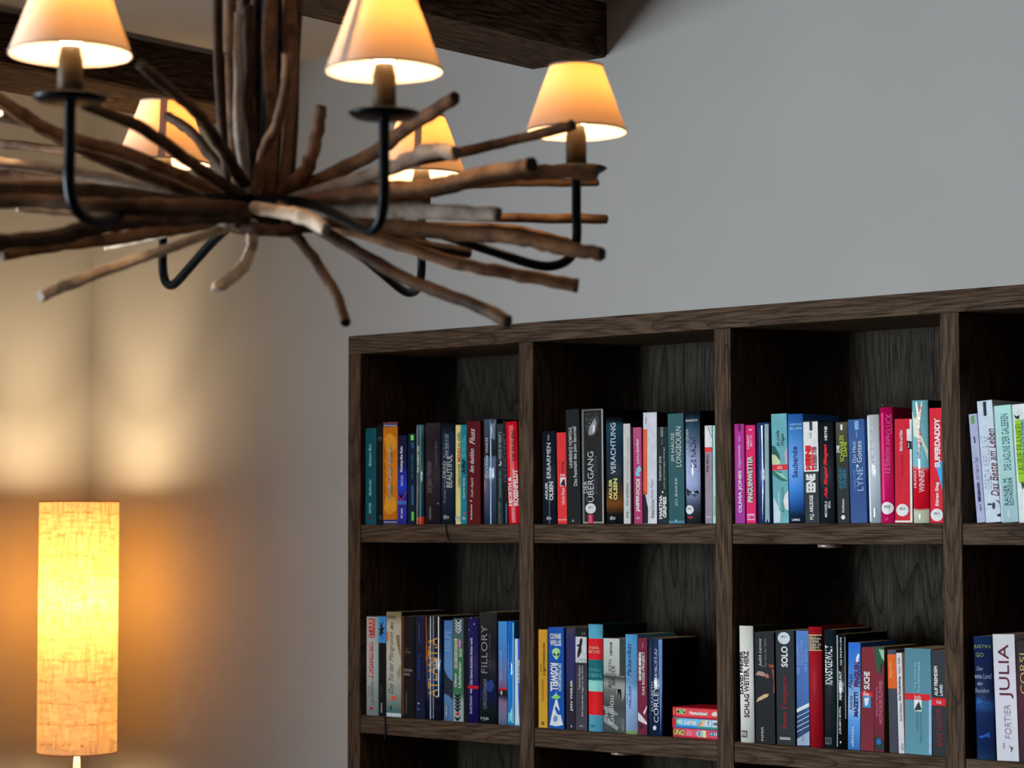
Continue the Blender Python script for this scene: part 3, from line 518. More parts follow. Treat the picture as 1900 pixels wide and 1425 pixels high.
book(A3, 926, 1024, 908, 276, [(0, (38, 44, 46)), (.4, (44, 50, 50)), (.65, (52, 56, 44)), (1, (84, 78, 62))], [T('DIE', 918, 940, 460, 518, W, b=.03), T('SCHWARZE', 946, 972, 378, 590, (185, 205, 70), b=.0), T('DAME', 976, 1000, 430, 548, (185, 205, 70), b=0), T('ANDREAS', 938, 962, 638, 812, (50, 140, 175), b=0), T('GRUBER', 970, 994, 648, 802, (50, 140, 175), b=0), C(970, 1036, 16, 18, W), T('Goldmann', 962, 978, 890, 1000, W, b=.02), R(948, 964, 292, 338, W)],
     'olive-black paperback with lime and cyan lettering', group=G)
book(A3, 1031, 1164, 1006, 255, [(0, (62, 92, 140)), (.4, (52, 84, 135)), (.8, (60, 98, 148)), (1, (58, 90, 138))], [R(1062, 1092, 262, 336, (130, 165, 205)), T('Das Haus', 1046, 1070, 430, 598, (205, 215, 230), b=-.01), T('Gottes', 1082, 1116, 425, 598, (215, 222, 235), b=0), T('CHARLOTTE', 1058, 1070, 650, 820, (130, 160, 200), b=-.01), T('LYNE', 1084, 1128, 635, 825, (150, 175, 205), b=0), C(1084, 625, 9, 12, (190, 205, 225)), T('Roman', 1072, 1084, 348, 395, (140, 170, 205))],
     'mid blue paperback with pale serif title, left of the silver-white book', group=G)
book(A3, 1184, 1280, 1161, 218, [(0, (160, 172, 182)), (.5, (182, 192, 200)), (1, (195, 198, 202))], [T('Country Noir Red Lockhart', 1204, 1218, 290, 710, (95, 105, 118), b=0), R(1172, 1180, 230, 1070, (215, 220, 225)), C(1228, 1000, 10, 40, (130, 140, 150))],  # pale bar near the left edge is a painted sheen
     'shiny silver-white book left of the tall crimson one', group=G, coat=1, bump=.35, bulge=.003, rough=.2)
book(A3, 1282, 1384, 1264, 158, [(0, (195, 30, 100)), (.5, (180, 22, 96)), (1, (175, 18, 92))], [T('GLÜCK', 1312, 1362, 208, 372, (225, 110, 165), b=-.01), T('12 Schritte zum', 1312, 1348, 380, 680, (225, 120, 170), b=-.01), ST(1328, 963, 50, (222, 212, 220)), T('LA', 1312, 1340, 1036, 1060, (230, 130, 180), d='h', b=-.01), R(1290, 1296, 200, 900, (215, 70, 130))],
     'tall crimson-pink book with a round white sticker and yellow ribbon end', group=G, coat=.3, bulge=.003,
     ribbon=(.010, [(.012, .012, .2165), (.009, .008, .2185), (.004, .002, .2195), (-.002, -.002, .2205), (-.004, -.003, .2180)], (205, 160, 40), .0012))
book(A3, 1386, 1527, 1380, 250, (192, 30, 56), [R(1508, 1528, 252, 1078, (215, 212, 212)), R(1386, 1527, 1064, 1078, (215, 212, 212)), T('Blöde Kuh und Kälber', 1422, 1446, 335, 505, (240, 190, 195), b=.03), T('und die Geschichte der Männer', 1436, 1446, 540, 720, (130, 20, 40)), P([(1478, 330), (1502, 330), (1504, 424), (1480, 424)], (220, 220, 218)), P([(1478, 428), (1518, 428), (1520, 492), (1482, 492)], (30, 40, 46)), T('Roman', 1488, 1500, 440, 480, W), ST(1446, 980, 50, (222, 216, 218))],
     'wide carmine paperback with white right edge and round sticker', group=G, side=(36, 24, 18))
book(A3, 1534, 1664, 1520, 102, [(0, (196, 200, 180)), (.13, (196, 200, 180)), (.15, (190, 24, 50)), (.45, (190, 26, 52)), (.47, (205, 80, 80)), (.50, (120, 175, 185)), (1, (125, 180, 188))],
     [P([(1522, 200), (1560, 110), (1610, 108), (1560, 250), (1600, 400), (1650, 500), (1650, 575), (1590, 520), (1540, 380)], (205, 208, 190)), T('Lounge', 1560, 1606, 400, 570, (190, 60, 80), sh=.3, b=0), T('gut, für', 1570, 1606, 245, 385, (190, 60, 80), sh=.3, b=0), T('immer', 1566, 1604, 135, 235, (190, 60, 80), sh=.3, b=0), T('HUGO', 1540, 1564, 665, 800, (225, 190, 190)), T('WINNER', 1588, 1628, 655, 835, (225, 190, 190)), C(1588, 1030, 20, 22, (170, 175, 160))],
     'tallest book of the third compartment, teal and cream above red', group=G, coat=.5, bulge=.004, hard=True, side=(30, 26, 26), depth=.145)
book(A3, 1668, 1774, 1659, 163, (204, 36, 62), [P([(1706, 600), (1764, 585), (1770, 800), (1768, 830)], (70, 160, 205)), T('SUPERDADDY', 1704, 1746, 240, 640, W, b=.05), T('Sören Sieg', 1710, 1742, 755, 948, W, b=.04), ST(1724, 1018, 50, (222, 216, 218))],
     'scarlet paperback reading SUPERDADDY with a blue wedge and round sticker', group=G)
# ---- upper row, fourth compartment
G = gA[3]
book(A4, 325, 395, 254, 308, (166, 170, 194), [R(278, 300, 318, 386, (110, 150, 90)), T('BERGMANN', 334, 346, 870, 1030, (50, 60, 110), b=.05), T('Agnes', 348, 360, 1045, 1108, (60, 70, 110)), T('Von Tage zu Tage', 318, 334, 660, 850, (130, 130, 160), sh=.3), P([(296, 490), (306, 490), (312, 545), (302, 545)], (50, 60, 90))],
     'lilac-white slim paperback leaning left beside the rightmost divider', group=G)
book(A4, 398, 526, 322, 201, (188, 198, 210), [P([(372, 204), (398, 200), (404, 318), (380, 320)], (40, 56, 76)), T('Das Beste am Leben', 444, 482, 420, 985, (110, 30, 60), b=.0, sh=.3), T('GERDA ABELLAIRE', 392, 414, 485, 930, (168, 176, 190), b=-.01), C(462, 1062, 12, 30, (60, 70, 80)), C(430, 1050, 22, 8, (50, 60, 70)), P([(470, 1010), (505, 1020), (514, 1050), (500, 1030)], (60, 50, 60)), P([(486, 1138), (520, 1120), (520, 1152), (500, 1152)], (50, 60, 66))],
     'white book with dark red handwriting title, leaning left', group=G)
book(A4, 529, 668, 466, 239, [(0, (150, 176, 184)), (.4, (160, 190, 190)), (1, (170, 205, 200))], [R(470, 478, 245, 1190, (200, 215, 215)), T('DIE LAGUNE DER GALEEREN', 548, 576, 300, 770, (70, 110, 115), b=.0), T('RAINER M.', 552, 576, 825, 1060, (60, 95, 105), b=.0), T('SCHRÖDER', 590, 612, 825, 1060, (60, 95, 105), b=0), P([(575, 1110), (592, 1090), (604, 1150), (584, 1170)], (180, 195, 200))],
     'pale aqua book with white borders, leaning left near the frame edge', group=G, depth=.14)
book(A4, 673, 800, 612, 228, (202, 212, 212), [P([(636, 355), (690, 350), (712, 870), (668, 872)], (150, 190, 50)), P([(692, 350), (740, 348), (764, 866), (714, 870)], (110, 160, 200)), T('LAURIE FRANKEL', 664, 698, 370, 800, (100, 125, 40), b=.0), P([(630, 310), (650, 325), (676, 312), (668, 350), (640, 340)], (40, 50, 50)), P([(686, 870), (706, 862), (716, 900), (700, 930)], (60, 90, 60))],
     'white book with lime green panel at the right frame edge', group=G, depth=.14)
book(A4, 803, 905, 745, 250, (90, 60, 62), [], 'brown-red book just beyond the lime green panelled one', group=G)
# ---- lower row, first compartment
G = gB[0]
book(B1, 196, 306, None, 167, [(0, (150, 170, 168)), (.5, (172, 182, 184)), (1, (180, 186, 190))], [R(224, 282, 186, 362, (178, 62, 52)), T('STARR', 228, 276, 192, 358, (210, 190, 185), b=.0), R(228, 268, 400, 564, (180, 70, 55)), T('WEITERE', 232, 264, 374, 560, (200, 185, 180), b=.03), R(228, 268, 575, 735, (175, 66, 55)), T('NICHT', 232, 264, 578, 732, (200, 185, 180), b=.03), T('OLIVER', 222, 240, 792, 900, (120, 90, 95), b=.0), T('LISCHMANN', 246, 274, 760, 970, (150, 70, 80), b=0), C(252, 1004, 18, 14, (185, 40, 60))],
     'rounded pale grey-green book with brick red title blocks at lower left', group=G, bulge=.004)
book(B1, 307, 374, None, 165, (22, 24, 30), [R(300, 376, 167, 406, (66, 146, 205)), P([(318, 190), (326, 250), (350, 200), (342, 270), (366, 262), (345, 300), (368, 330), (340, 320), (345, 380), (328, 330), (308, 350), (322, 300), (304, 280), (326, 275)], (20, 30, 40)), R(330, 338, 955, 1045, (170, 175, 175)), T('STURM', 328, 342, 800, 900, (80, 85, 70))],
     'black paperback with sky blue top panel and dark star plant', group=G)
book(B1, 377, 515, None, 123, [(0, (120, 150, 148)), (.08, (100, 140, 138)), (.2, (150, 165, 155)), (.4, (182, 180, 172)), (.9, (188, 182, 165)), (1, (150, 140, 110))], [T('Das Tal der Mangroven', 406, 460, 310, 870, (70, 66, 60), sh=.4, b=-.01), T('Eri', 422, 448, 215, 285, (60, 55, 50), sh=.4), P([(416, 930), (440, 890), (474, 892), (470, 920), (436, 935)], (205, 95, 70)), P([(384, 320), (402, 300), (400, 385), (384, 400)], (205, 110, 60)), P([(470, 340), (500, 330), (512, 560), (480, 420)], (140, 125, 95)), P([(478, 680), (510, 600), (512, 700), (490, 740)], (150, 150, 120)), T('EDITION', 392, 472, 160, 186, (90, 85, 75), d='h', b=0), R(380, 514, 1052, 1076, (190, 200, 215)), C(425, 1000, 9, 18, (60, 60, 55))],
     'cream book with brush script and small orange fish, blue ribbon hanging below', group=G, depth=.155, bulge=.002, side=(40, 38, 34),
     ribbon=(.005, [(0, .03, .0004), (0, -.0004, .0004), (-.001, -.0060, .0002), (-.0014, -.0086, -.004), (.0, -.0090, -.016), (.0016, -.0091, -.030), (-.0008, -.0092, -.042), (-.0026, -.0093, -.051)], (34, 48, 78), .0019))
book(B1, 520, 634, None, 163, (26, 25, 28), [R(524, 538, 166, 1070, (120, 60, 30)), T('DER MANN', 552, 600, 486, 502, (130, 125, 120), d='h', b=0), T('ZU', 556, 580, 455, 475, (120, 115, 110), d='h', b=0), T('STEPHEN', 540, 614, 648, 668, (170, 165, 160), d='h', b=0), T('KING', 540, 594, 684, 704, (170, 165, 160), d='h', b=0), R(556, 566, 850, 1050, (90, 88, 84))],
     'black book with a rust coloured line along its left edge', group=G, depth=.14)
book(B1, 640, 733, None, 163, [(0, (20, 26, 58)), (1, (24, 30, 64))], [T('INSEL', 668, 684, 490, 740, (60, 80, 170), b=.0), R(672, 684, 225, 430, (70, 72, 80)), C(684, 436, 22, 34, (36, 40, 56)), C(672, 960, 10, 8, (160, 170, 200)), T('dtv', 655, 690, 990, 1024, (70, 100, 160), d='h')],
     'midnight blue matt book left of the foil wrapped gold titled one', group=G, depth=.135)
book(B1, 736, 880, None, 160, [(0, (24, 30, 52)), (.2, (22, 34, 60)), (.45, (24, 70, 110)), (.7, (22, 34, 60)), (1, (16, 22, 36))], [R(740, 746, 166, 570, (200, 110, 40)), T('ATLANTIA', 768, 850, 360, 902, (225, 160, 60), b=.0), R(784, 792, 166, 1100, (190, 200, 215)), R(812, 818, 166, 1096, (150, 165, 185)), R(856, 861, 170, 900, (90, 120, 150))],  # pale bars across the title: foil highlights put in as colour
     'foil wrapped midnight blue book reading ATLANTIA in gold', group=G, coat=1, bump=.6, bulge=.003, rough=.15, depth=.14)
book(B1, 904, 984, None, 203, [(0, (84, 120, 160)), (.25, (92, 128, 166)), (.6, (100, 138, 180)), (1, (80, 120, 165))], [P([(906, 650), (940, 720), (984, 760), (984, 930), (950, 890), (906, 870)], (44, 52, 66)), T('HILFE', 915, 966, 290, 480, (130, 160, 195), b=0), R(918, 940, 968, 1100, (60, 70, 90)), T('CARLSEN', 922, 936, 975, 1090, W)],
     'dusty blue paperback with a dark curved shape', group=G)
book(B1, 986, 1083, None, 183, [(0, (150, 160, 162)), (.22, (150, 162, 162)), (.3, (70, 120, 90)), (.8, (66, 112, 88)), (.88, (88, 104, 110)), (1, (80, 94, 102))],
     sum([[P([(1006, yy), (1034, yy+34), (1062, yy), (1062, yy+14), (1034, yy+48), (1006, yy+14)], (200, 206, 206))] for yy in (192, 220, 248, 276)], []) + sum([[P([(1002, yy), (1028, yy+34), (1054, yy), (1054, yy+14), (1028, yy+48), (1002, yy+14)], (36, 40, 46))] for yy in (868, 900, 932, 964, 996, 1078)], [])
     + [R(1000, 1026, 370, 640, (190, 200, 180)), T('DAS GEGENTEIL', 1004, 1022, 376, 634, (40, 70, 50), b=.01), R(1042, 1066, 462, 534, (190, 200, 180)), T('von', 1046, 1062, 470, 528, (40, 60, 45)), R(1036, 1068, 374, 456, (150, 60, 120)), T('oben', 1040, 1064, 378, 452, (225, 180, 210), d='d'), T('Oliver', 1000, 1022, 684, 810, W, b=.02), T('Uschmann', 1036, 1062, 586, 816, W, b=.02), C(1030, 1056, 16, 14, (185, 50, 50))],
     'grey-green paperback with rows of chevrons', group=G, side=(22, 22, 24))
book(B1, 1088, 1117, None, 190, (24, 24, 26), [], 'thin black book between the chevron spine and the indigo spine', group=G)
book(B1, 1119, 1220, None, 173, [(0, (44, 38, 100)), (.6, (40, 34, 92)), (1, (46, 44, 98))], [R(1119, 1221, 801, 822, (185, 30, 50)), T('Die Sterne leuchten immer noch', 1146, 1170, 362, 785, (190, 185, 215), b=.02), T('cbj', 1148, 1168, 828, 868, W, b=.03), T('Sarah Dessler', 1142, 1166, 885, 1052, (190, 185, 215), b=.0), C(1184, 236, 5, 5, W), C(1135, 290, 4, 4, W), C(1155, 180, 4, 4, W)],
     'indigo paperback with a thin red stripe', group=G, rough=.35, bulge=.002)
book(B1, 1228, 1388, None, 126, [(0, (32, 34, 38)), (.15, (34, 52, 50)), (.3, (34, 42, 84)), (.4, (34, 36, 52)), (.7, (32, 31, 36)), (1, (62, 62, 64))], [T('FILLORY', 1250, 1308, 252, 680, (150, 150, 160), b=-.01), T('DIE ZAUBERER', 1322, 1336, 318, 630, (100, 100, 110), b=-.01), T('GROSSMAN', 1270, 1302, 742, 1010, (140, 140, 150), b=-.01), T('FJB', 1245, 1322, 1088, 1114, (170, 175, 180), d='h', b=0), P([(1290, 760), (1350, 740), (1368, 800), (1340, 860), (1290, 840)], (40, 70, 125))],
     'wide black book with dark blue glow, widest dark one in its compartment', group=G, bulge=.003, rough=.5)
book(B1, 1400, 1480, None, 211, [(0, (70, 90, 120)), (.1, (110, 115, 140)), (.25, (130, 110, 140)), (.3, (40, 40, 60)), (.36, (120, 90, 115)), (.5, (110, 120, 160)), (.7, (80, 130, 185)), (1, (80, 145, 195))], [R(1406, 1476, 822, 836, (190, 30, 50)), R(1406, 1476, 840, 888, (30, 30, 40)), T('cb', 1418, 1436, 845, 880, W, b=.03), T('Der Sommer', 1414, 1430, 470, 740, (170, 180, 205), b=0)],
     'light blue to mauve paperback with a red line and black block', group=G)
book(B1, 1484, 1546, 1482, 208, [(0, (60, 150, 210)), (.5, (24, 132, 205)), (1, (30, 120, 200))], [T('Die Herzen der Mädchen', 1498, 1514, 310, 640, (20, 60, 120), b=0, sh=.2), P([(1492, 1040), (1530, 990), (1532, 1150), (1494, 1140)], (120, 190, 225)), R(1534, 1541, 225, 1140, (130, 195, 235))],
     'glossy bright cyan-blue book, second last in its row', group=G, coat=.8, bulge=.002, rough=.25)
book(B1, 1548, 1602, 1546, 367, [(0, (120, 170, 225)), (.15, (30, 90, 190)), (1, (50, 100, 190))], [P([(1550, 372), (1576, 372), (1580, 900), (1590, 1150), (1552, 1155)], (190, 205, 230)), T('HUNTER', 1582, 1594, 560, 770, (200, 215, 240), b=.02)],
     'short blue and white paperback against the first divider', group=G, coat=.4)
# ---- lower row, second compartment
G = gB[1]
book(B2, 142, 223, 140, 184, [(0, (196, 156, 60)), (.5, (190, 148, 50)), (1, (196, 152, 54))], [T('Liegenbleibendes', 178, 206, 300, 600, (70, 50, 30), sh=.45, b=0), T('Was ist das', 158, 170, 490, 560, (60, 45, 30), b=.02), T('HANNES NUESSELER', 172, 186, 630, 830, (130, 100, 50), b=0), C(180, 1026, 14, 18, (120, 95, 45))],
     'mustard yellow paperback at the left of the lower second compartment', group=G)
book(B2, 233, 372, 229, 163, (16, 88, 165), [T('CONNIE', 246, 344, 222, 268, (205, 222, 235), d='h', b=.03), T('WILLIS', 246, 346, 280, 328, (205, 222, 235), d='h', b=.03),
      P([(262, 390), (270, 362), (300, 348), (330, 362), (336, 392), (322, 430), (303, 458), (280, 432)], (165, 205, 150)), P([(272, 388), (296, 408), (294, 426), (276, 412)], (12, 30, 60)), P([(330, 388), (306, 408), (308, 426), (326, 412)], (12, 30, 60)), T('ROSWELL', 250, 316, 486, 735, (215, 228, 238), d='d', b=.04), T('DIE STRASSE NACH', 320, 348, 490, 735, (190, 212, 232), d='d', b=.02),
      P([(294, 812), (310, 812), (352, 1000), (362, 1040), (300, 1052), (244, 1040), (258, 960)], (205, 215, 225)), P([(254, 790), (276, 776), (300, 768), (322, 776), (342, 790), (320, 806), (276, 806)], (130, 200, 120)), P([(280, 775), (298, 756), (314, 775)], (190, 215, 190)), R(298, 301, 742, 760, (190, 215, 190)), P([(286, 890), (300, 870), (325, 910), (350, 920), (340, 950), (310, 945), (300, 920)], (30, 90, 170)), P([(272, 980), (290, 950), (315, 970), (310, 1000), (290, 1015), (276, 1005)], (110, 150, 180))],
     'bright blue book with a green alien head and flying saucer beam', group=G, depth=.135)
book(B2, 390, 473, 388, 168, [(0, (46, 38, 56)), (.45, (46, 40, 60)), (.52, (46, 50, 96)), (.9, (50, 54, 104)), (1, (66, 64, 84))], [T('KÜHN HAT ZU TUN', 424, 444, 205, 590, (96, 60, 120), b=.0), T('JAN WEILER', 428, 452, 640, 915, W, b=.02), T('k', 434, 446, 1040, 1062, W, d='h')],
     'dark violet slim book with white capitals, directly right of the green alien spine', group=G)
book(B2, 475, 580, 473, 168, [(0, (78, 72, 84)), (.6, (70, 66, 76)), (.66, (60, 56, 64)), (1, (52, 50, 54))], [R(473, 576, 168, 250, (26, 25, 28)), T('JA', 526, 566, 208, 240, (120, 118, 116), d='h', b=0), R(474, 572, 252, 480, (196, 194, 200)), P([(512, 270), (534, 262), (536, 300), (526, 340), (528, 380), (506, 430), (488, 440), (492, 380), (506, 330), (478, 330), (508, 312)], (40, 38, 42)), R(480, 566, 448, 482, (150, 148, 155)), T('FIGUR', 484, 562, 452, 478, (230, 230, 230), d='h', b=.03), T('Yasmina Khadra', 502, 518, 508, 726, (205, 200, 205), b=0), T('Die Schuld des Tages an die Nacht', 530, 546, 508, 962, (205, 200, 205), b=0), T('HEAD', 512, 542, 1044, 1056, (180, 180, 180), d='h')],
     'grey paperback with a small black and white figure photo near the top', group=G, side=(34, 30, 32))
book(B2, 592, 722, 588, 135, (104, 172, 195), [R(588, 724, 268, 455, (200, 36, 44)), R(588, 724, 457, 642, (34, 110, 120)), R(588, 724, 643, 740, (140, 195, 190)), R(588, 724, 742, 945, (202, 34, 44)), T('AYANA', 600, 694, 336, 358, (235, 190, 180), d='h', b=-.01), T('MATHIS', 596, 702, 372, 396, (235, 190, 180), d='h', b=-.01), T('ZWÖLF', 592, 708, 530, 556, (120, 180, 190), d='h', b=-.01), T('LEBEN', 596, 706, 580, 606, (120, 180, 190), d='h', b=-.01), T('dtv', 618, 662, 1032, 1058, (60, 130, 160), d='h')],
     'tall light blue hardcover with red and teal bands', group=G, bulge=.005, rough=.3, hard=True, side=(26, 40, 40), depth=.15)
book(B2, 725, 920, 722, 262, [(0, (62, 66, 66)), (.15, (92, 96, 96)), (.3, (70, 72, 72)), (.48, (110, 112, 110)), (.55, (150, 150, 148)), (.62, (70, 70, 70)), (.66, (165, 168, 165)), (1, (184, 188, 184))],
     [R(868, 920, 266, 600, (66, 70, 68)), P([(800, 690), (900, 682), (918, 700), (912, 780), (890, 830), (880, 720), (850, 720), (846, 800), (836, 720), (806, 716)], (150, 150, 146)), P([(726, 860), (800, 900), (860, 940), (840, 960), (760, 930), (726, 900)], (130, 136, 138)), P([(726, 950), (790, 1000), (860, 1060), (850, 1090), (726, 1010)], (140, 146, 148)), T('HEYNE', 784, 800, 300, 416, (80, 82, 80), b=.03), T('DIE', 744, 762, 572, 612, (30, 30, 30), b=-.01), T('BRÜCKEN', 764, 794, 455, 702, (34, 34, 36), b=-.01), T('BAUER', 800, 828, 508, 682, (34, 34, 36), b=-.01), T('Jan', 738, 768, 882, 968, W, b=-.01), T('Guillou', 772, 818, 780, 1030, W, b=-.01), C(898, 1040, 18, 60, (110, 112, 108))],
     'wide grey photographic paperback of stonework and water', group=G, side=(40, 44, 42))
book(B2, 923, 1032, 920, 226, [(0, (150, 170, 190)), (.15, (150, 172, 205)), (.45, (150, 178, 215)), (.55, (105, 140, 170)), (.9, (100, 158, 195)), (1, (95, 160, 200))], [T('Felsenfest', 940, 980, 305, 605, (60, 60, 130), sh=.4, b=0), T('JÖRG', 934, 950, 755, 855, (60, 70, 120), b=0), T('MAURER', 960, 980, 690, 885, (60, 70, 120), b=0), T('FISCHER', 944, 960, 940, 1085, (170, 185, 205), b=.0), R(923, 1030, 1100, 1114, (120, 150, 80))],
     'powder blue rounded book left of the maroon one', group=G, bulge=.003, rough=.35)
book(B2, 1034, 1117, 1033, 260, [(0, (104, 30, 60)), (.5, (122, 34, 68)), (1, (116, 36, 66))], [T('GRAEME SIMSION', 1040, 1064, 390, 642, W, b=.06), T('DAS ROSIE-PROJEKT', 1072, 1100, 386, 770, W, b=.01), P([(1034, 925), (1070, 960), (1115, 1020), (1112, 1040), (1034, 1000)], (200, 196, 200)), P([(1080, 930), (1112, 870), (1116, 880), (1092, 950)], (220, 200, 205)), C(1066, 1055, 14, 20, (50, 30, 45)), T('Roman', 1070, 1080, 300, 352, (200, 140, 165))],
     'maroon-pink book with a white curved shape at its foot', group=G)
book(B2, 1122, 1254, 1120, 262, [(0, (26, 52, 90)), (.25, (36, 66, 104)), (.5, (50, 66, 100)), (.8, (46, 74, 112)), (1, (40, 70, 106))], [R(1120, 1134, 266, 1130, (18, 22, 30)), R(1166, 1182, 268, 1132, (22, 32, 48)), P([(1222, 275), (1252, 275), (1250, 700), (1240, 1130), (1230, 700)], (120, 150, 190)), T('CRESCENDO', 1184, 1214, 360, 640, (90, 70, 140), b=.0), T('ELIZABETH', 1160, 1182, 655, 915, (180, 190, 210), b=-.01), T('CORLEY', 1186, 1224, 690, 1016, W, b=-.01), C(1190, 1066, 16, 20, (190, 200, 220))],  # tapering pale shape on the right is a painted gloss highlight
     'dark navy glossy book, last upright one before the game boxes', group=G, coat=.8, bump=.2, bulge=.003, rough=.25, side=(16, 15, 16), depth=.125)
# ---- lower row, third compartment
G = gB[2]
book(B3, 108, 222, 96, 137, [(0, (216, 210, 204)), (1, (210, 208, 202))], [T('DAVID PFEIFER', 108, 134, 345, 698, (34, 30, 32), b=.03), T('SCHLAG WEITER, HERZ', 148, 186, 345, 888, (70, 20, 40), b=.02), R(120, 170, 998, 1050, (50, 50, 52)), T('HEYNE', 124, 166, 1006, 1042, (190, 188, 184), d='h', b=.03)],
     'off-white rounded book at the left of the lower third compartment', group=G, bulge=.004, rough=.5, hard=True, side=(60, 58, 54), depth=.15)
book(B3, 231, 392, 219, 188, [(0, (26, 27, 32)), (.5, (28, 29, 36)), (1, (32, 36, 44))], [T('Judith Lennox', 256, 286, 240, 475, (190, 190, 190), sh=.4, b=0), T('Das Herz der Nacht', 300, 318, 245, 475, (140, 140, 140), b=-.01), P([(228, 540), (250, 510), (290, 515), (320, 540), (300, 555), (260, 545)], (165, 140, 130)), P([(335, 455), (380, 460), (385, 485), (345, 480)], (150, 70, 55)), P([(360, 490), (385, 500), (388, 690), (372, 690), (378, 600)], (130, 80, 65)), P([(234, 765), (250, 730), (300, 700), (340, 695), (330, 720), (280, 745)], (190, 170, 130)), P([(300, 540), (330, 530), (345, 560), (320, 570)], (170, 110, 95)), T('PIPER', 280, 296, 965, 1080, (190, 190, 190), b=.0)],
     'wide black book with scattered pale blossoms', group=G, side=(18, 18, 20), depth=.145)
book(B3, 404, 556, 393, 175, [(0, (40, 50, 54)), (1, (38, 46, 54))], [ST(463, 240, 50, (190, 196, 202)), T('SOLO', 442, 494, 308, 475, W, b=.03), T('Rana Dasgupta', 452, 498, 556, 978, (150, 40, 50), b=.0), T('BLESSING', 432, 516, 1054, 1070, W, d='h')],
     'dark slate book reading SOLO with a round pale sticker on top', group=G, side=(30, 30, 32), depth=.145)
book(B3, 570, 674, 560, 178, [(0, (40, 60, 96)), (.33, (50, 80, 125)), (.36, (72, 104, 158)), (1, (88, 126, 180))], [P([(566, 820), (668, 770), (670, 800), (568, 850)], (205, 212, 222))]
     + [P([(568, a), (670, a-52), (670, a-46), (568, a+6)], (190, 200, 214)) for a in (885, 925, 965, 1005)] + [P([(569, 1065), (672, 1000), (673, 1118), (570, 1118)], (150, 165, 185)), T('DIE GEHEIMEN', 572, 590, 282, 528, (150, 175, 210), b=-.01), T('TALENTE DES', 602, 620, 258, 462, (150, 175, 210), b=-.01), T('PIET BAROL', 634, 654, 322, 514, (150, 175, 210), b=-.01), T('Kiepenheuer', 610, 628, 905, 1080, (100, 115, 140), b=0)],
     'blue book with diagonal white and navy stripes at its foot', group=G)
book(B3, 678, 788, 663, 145, [(0, (152, 28, 46)), (.5, (146, 28, 46)), (1, (160, 32, 44))], [R(668, 786, 212, 340, (200, 180, 130)), R(672, 782, 220, 332, (24, 22, 24)), T('Wie Liebe', 682, 768, 230, 250, (210, 200, 180), d='h', b=0), T('KOMIK', 690, 760, 258, 276, (210, 200, 180), d='h', b=0), T('NORA IM', 682, 768, 284, 302, (210, 200, 180), d='h', b=0), T('KRIMI', 690, 760, 308, 326, (210, 200, 180), d='h', b=0)],
     'deep red rounded hardcover with a black and gold label', group=G, bulge=.005, rough=.35, hard=True, side=(150, 30, 40), depth=.145)
book(B3, 796, 893, 792, 167, [(0, (36, 48, 54)), (1, (30, 44, 52))], [T('KNASTGEWALT', 806, 866, 300, 620, (205, 212, 212), b=.02), T('NORBERT KRON', 824, 850, 660, 980, (70, 34, 50), b=.0), R(802, 858, 1056, 1106, (110, 120, 125)), T('HEYNE', 806, 854, 1062, 1100, (40, 50, 55), d='h', b=.03)],
     'dark teal-black book with jagged white capitals', group=G, side=(22, 24, 26), bulge=.003)
book(B3, 895, 978, 895, 203, [(0, (24, 26, 30)), (1, (20, 22, 26))], [P([(896, 215), (908, 215), (912, 600), (906, 1130), (896, 1130), (902, 800)], (150, 165, 170)), T('JÜRGEN SEIBEL', 918, 938, 800, 1025, (200, 205, 205), b=.0), T('MEHR ALS LAUT', 922, 940, 510, 745, (200, 205, 205), b=.0), T('DJS ERZÄHLEN', 928, 944, 236, 460, (200, 205, 205), b=.0), R(966, 972, 230, 900, (120, 130, 135)), C(932, 1092, 7, 9, (170, 175, 175))],  # left streak and right grey bar are painted foil glints
     'glossy black book wrapped in foil with white spaced capitals', group=G, coat=1, bump=.5, bulge=.002, rough=.15, side=(14, 18, 20), depth=.15)
book(B3, 984, 1086, 990, 275, [(0, (45, 95, 150)), (.1, (60, 120, 175)), (.3, (90, 145, 200)), (.42, (150, 175, 205)), (.6, (120, 155, 195)), (.7, (80, 130, 190)), (1, (40, 110, 190))], [T('Mein', 992, 1026, 540, 655, (30, 60, 110), sh=.4, b=0), T('PINGUIN', 1038, 1084, 440, 640, (90, 40, 90), b=.05), T('Katarina', 996, 1026, 715, 830, (30, 60, 110), sh=.4, b=0), T('MAZETTI', 1036, 1070, 685, 885, (24, 60, 115), b=.05), T('ullstein', 1014, 1038, 970, 1130, (200, 220, 240), b=.0), P([(1054, 470), (1056, 400), (1072, 365), (1082, 380), (1070, 440)], (205, 215, 225))],
     'sky blue cloudy paperback reading PINGUIN', group=G, depth=.125)
book(B3, 1088, 1200, 1098, 315, [(0, (122, 42, 58)), (.5, (116, 34, 48)), (1, (126, 38, 50))], [T('SUCHE', 1118, 1168, 518, 660, W, b=.03), T('DIE', 1118, 1136, 672, 700, (220, 190, 190), b=.0), R(1096, 1190, 686, 718, (196, 30, 50)), T('btb', 1116, 1164, 692, 712, W, d='h'), R(1110, 1174, 720, 810, (70, 140, 180)), P([(1120, 735), (1160, 730), (1150, 790), (1130, 800)], (205, 215, 220))],
     'brick maroon paperback reading SUCHE with a small blue picture', group=G, side=(130, 100, 70))
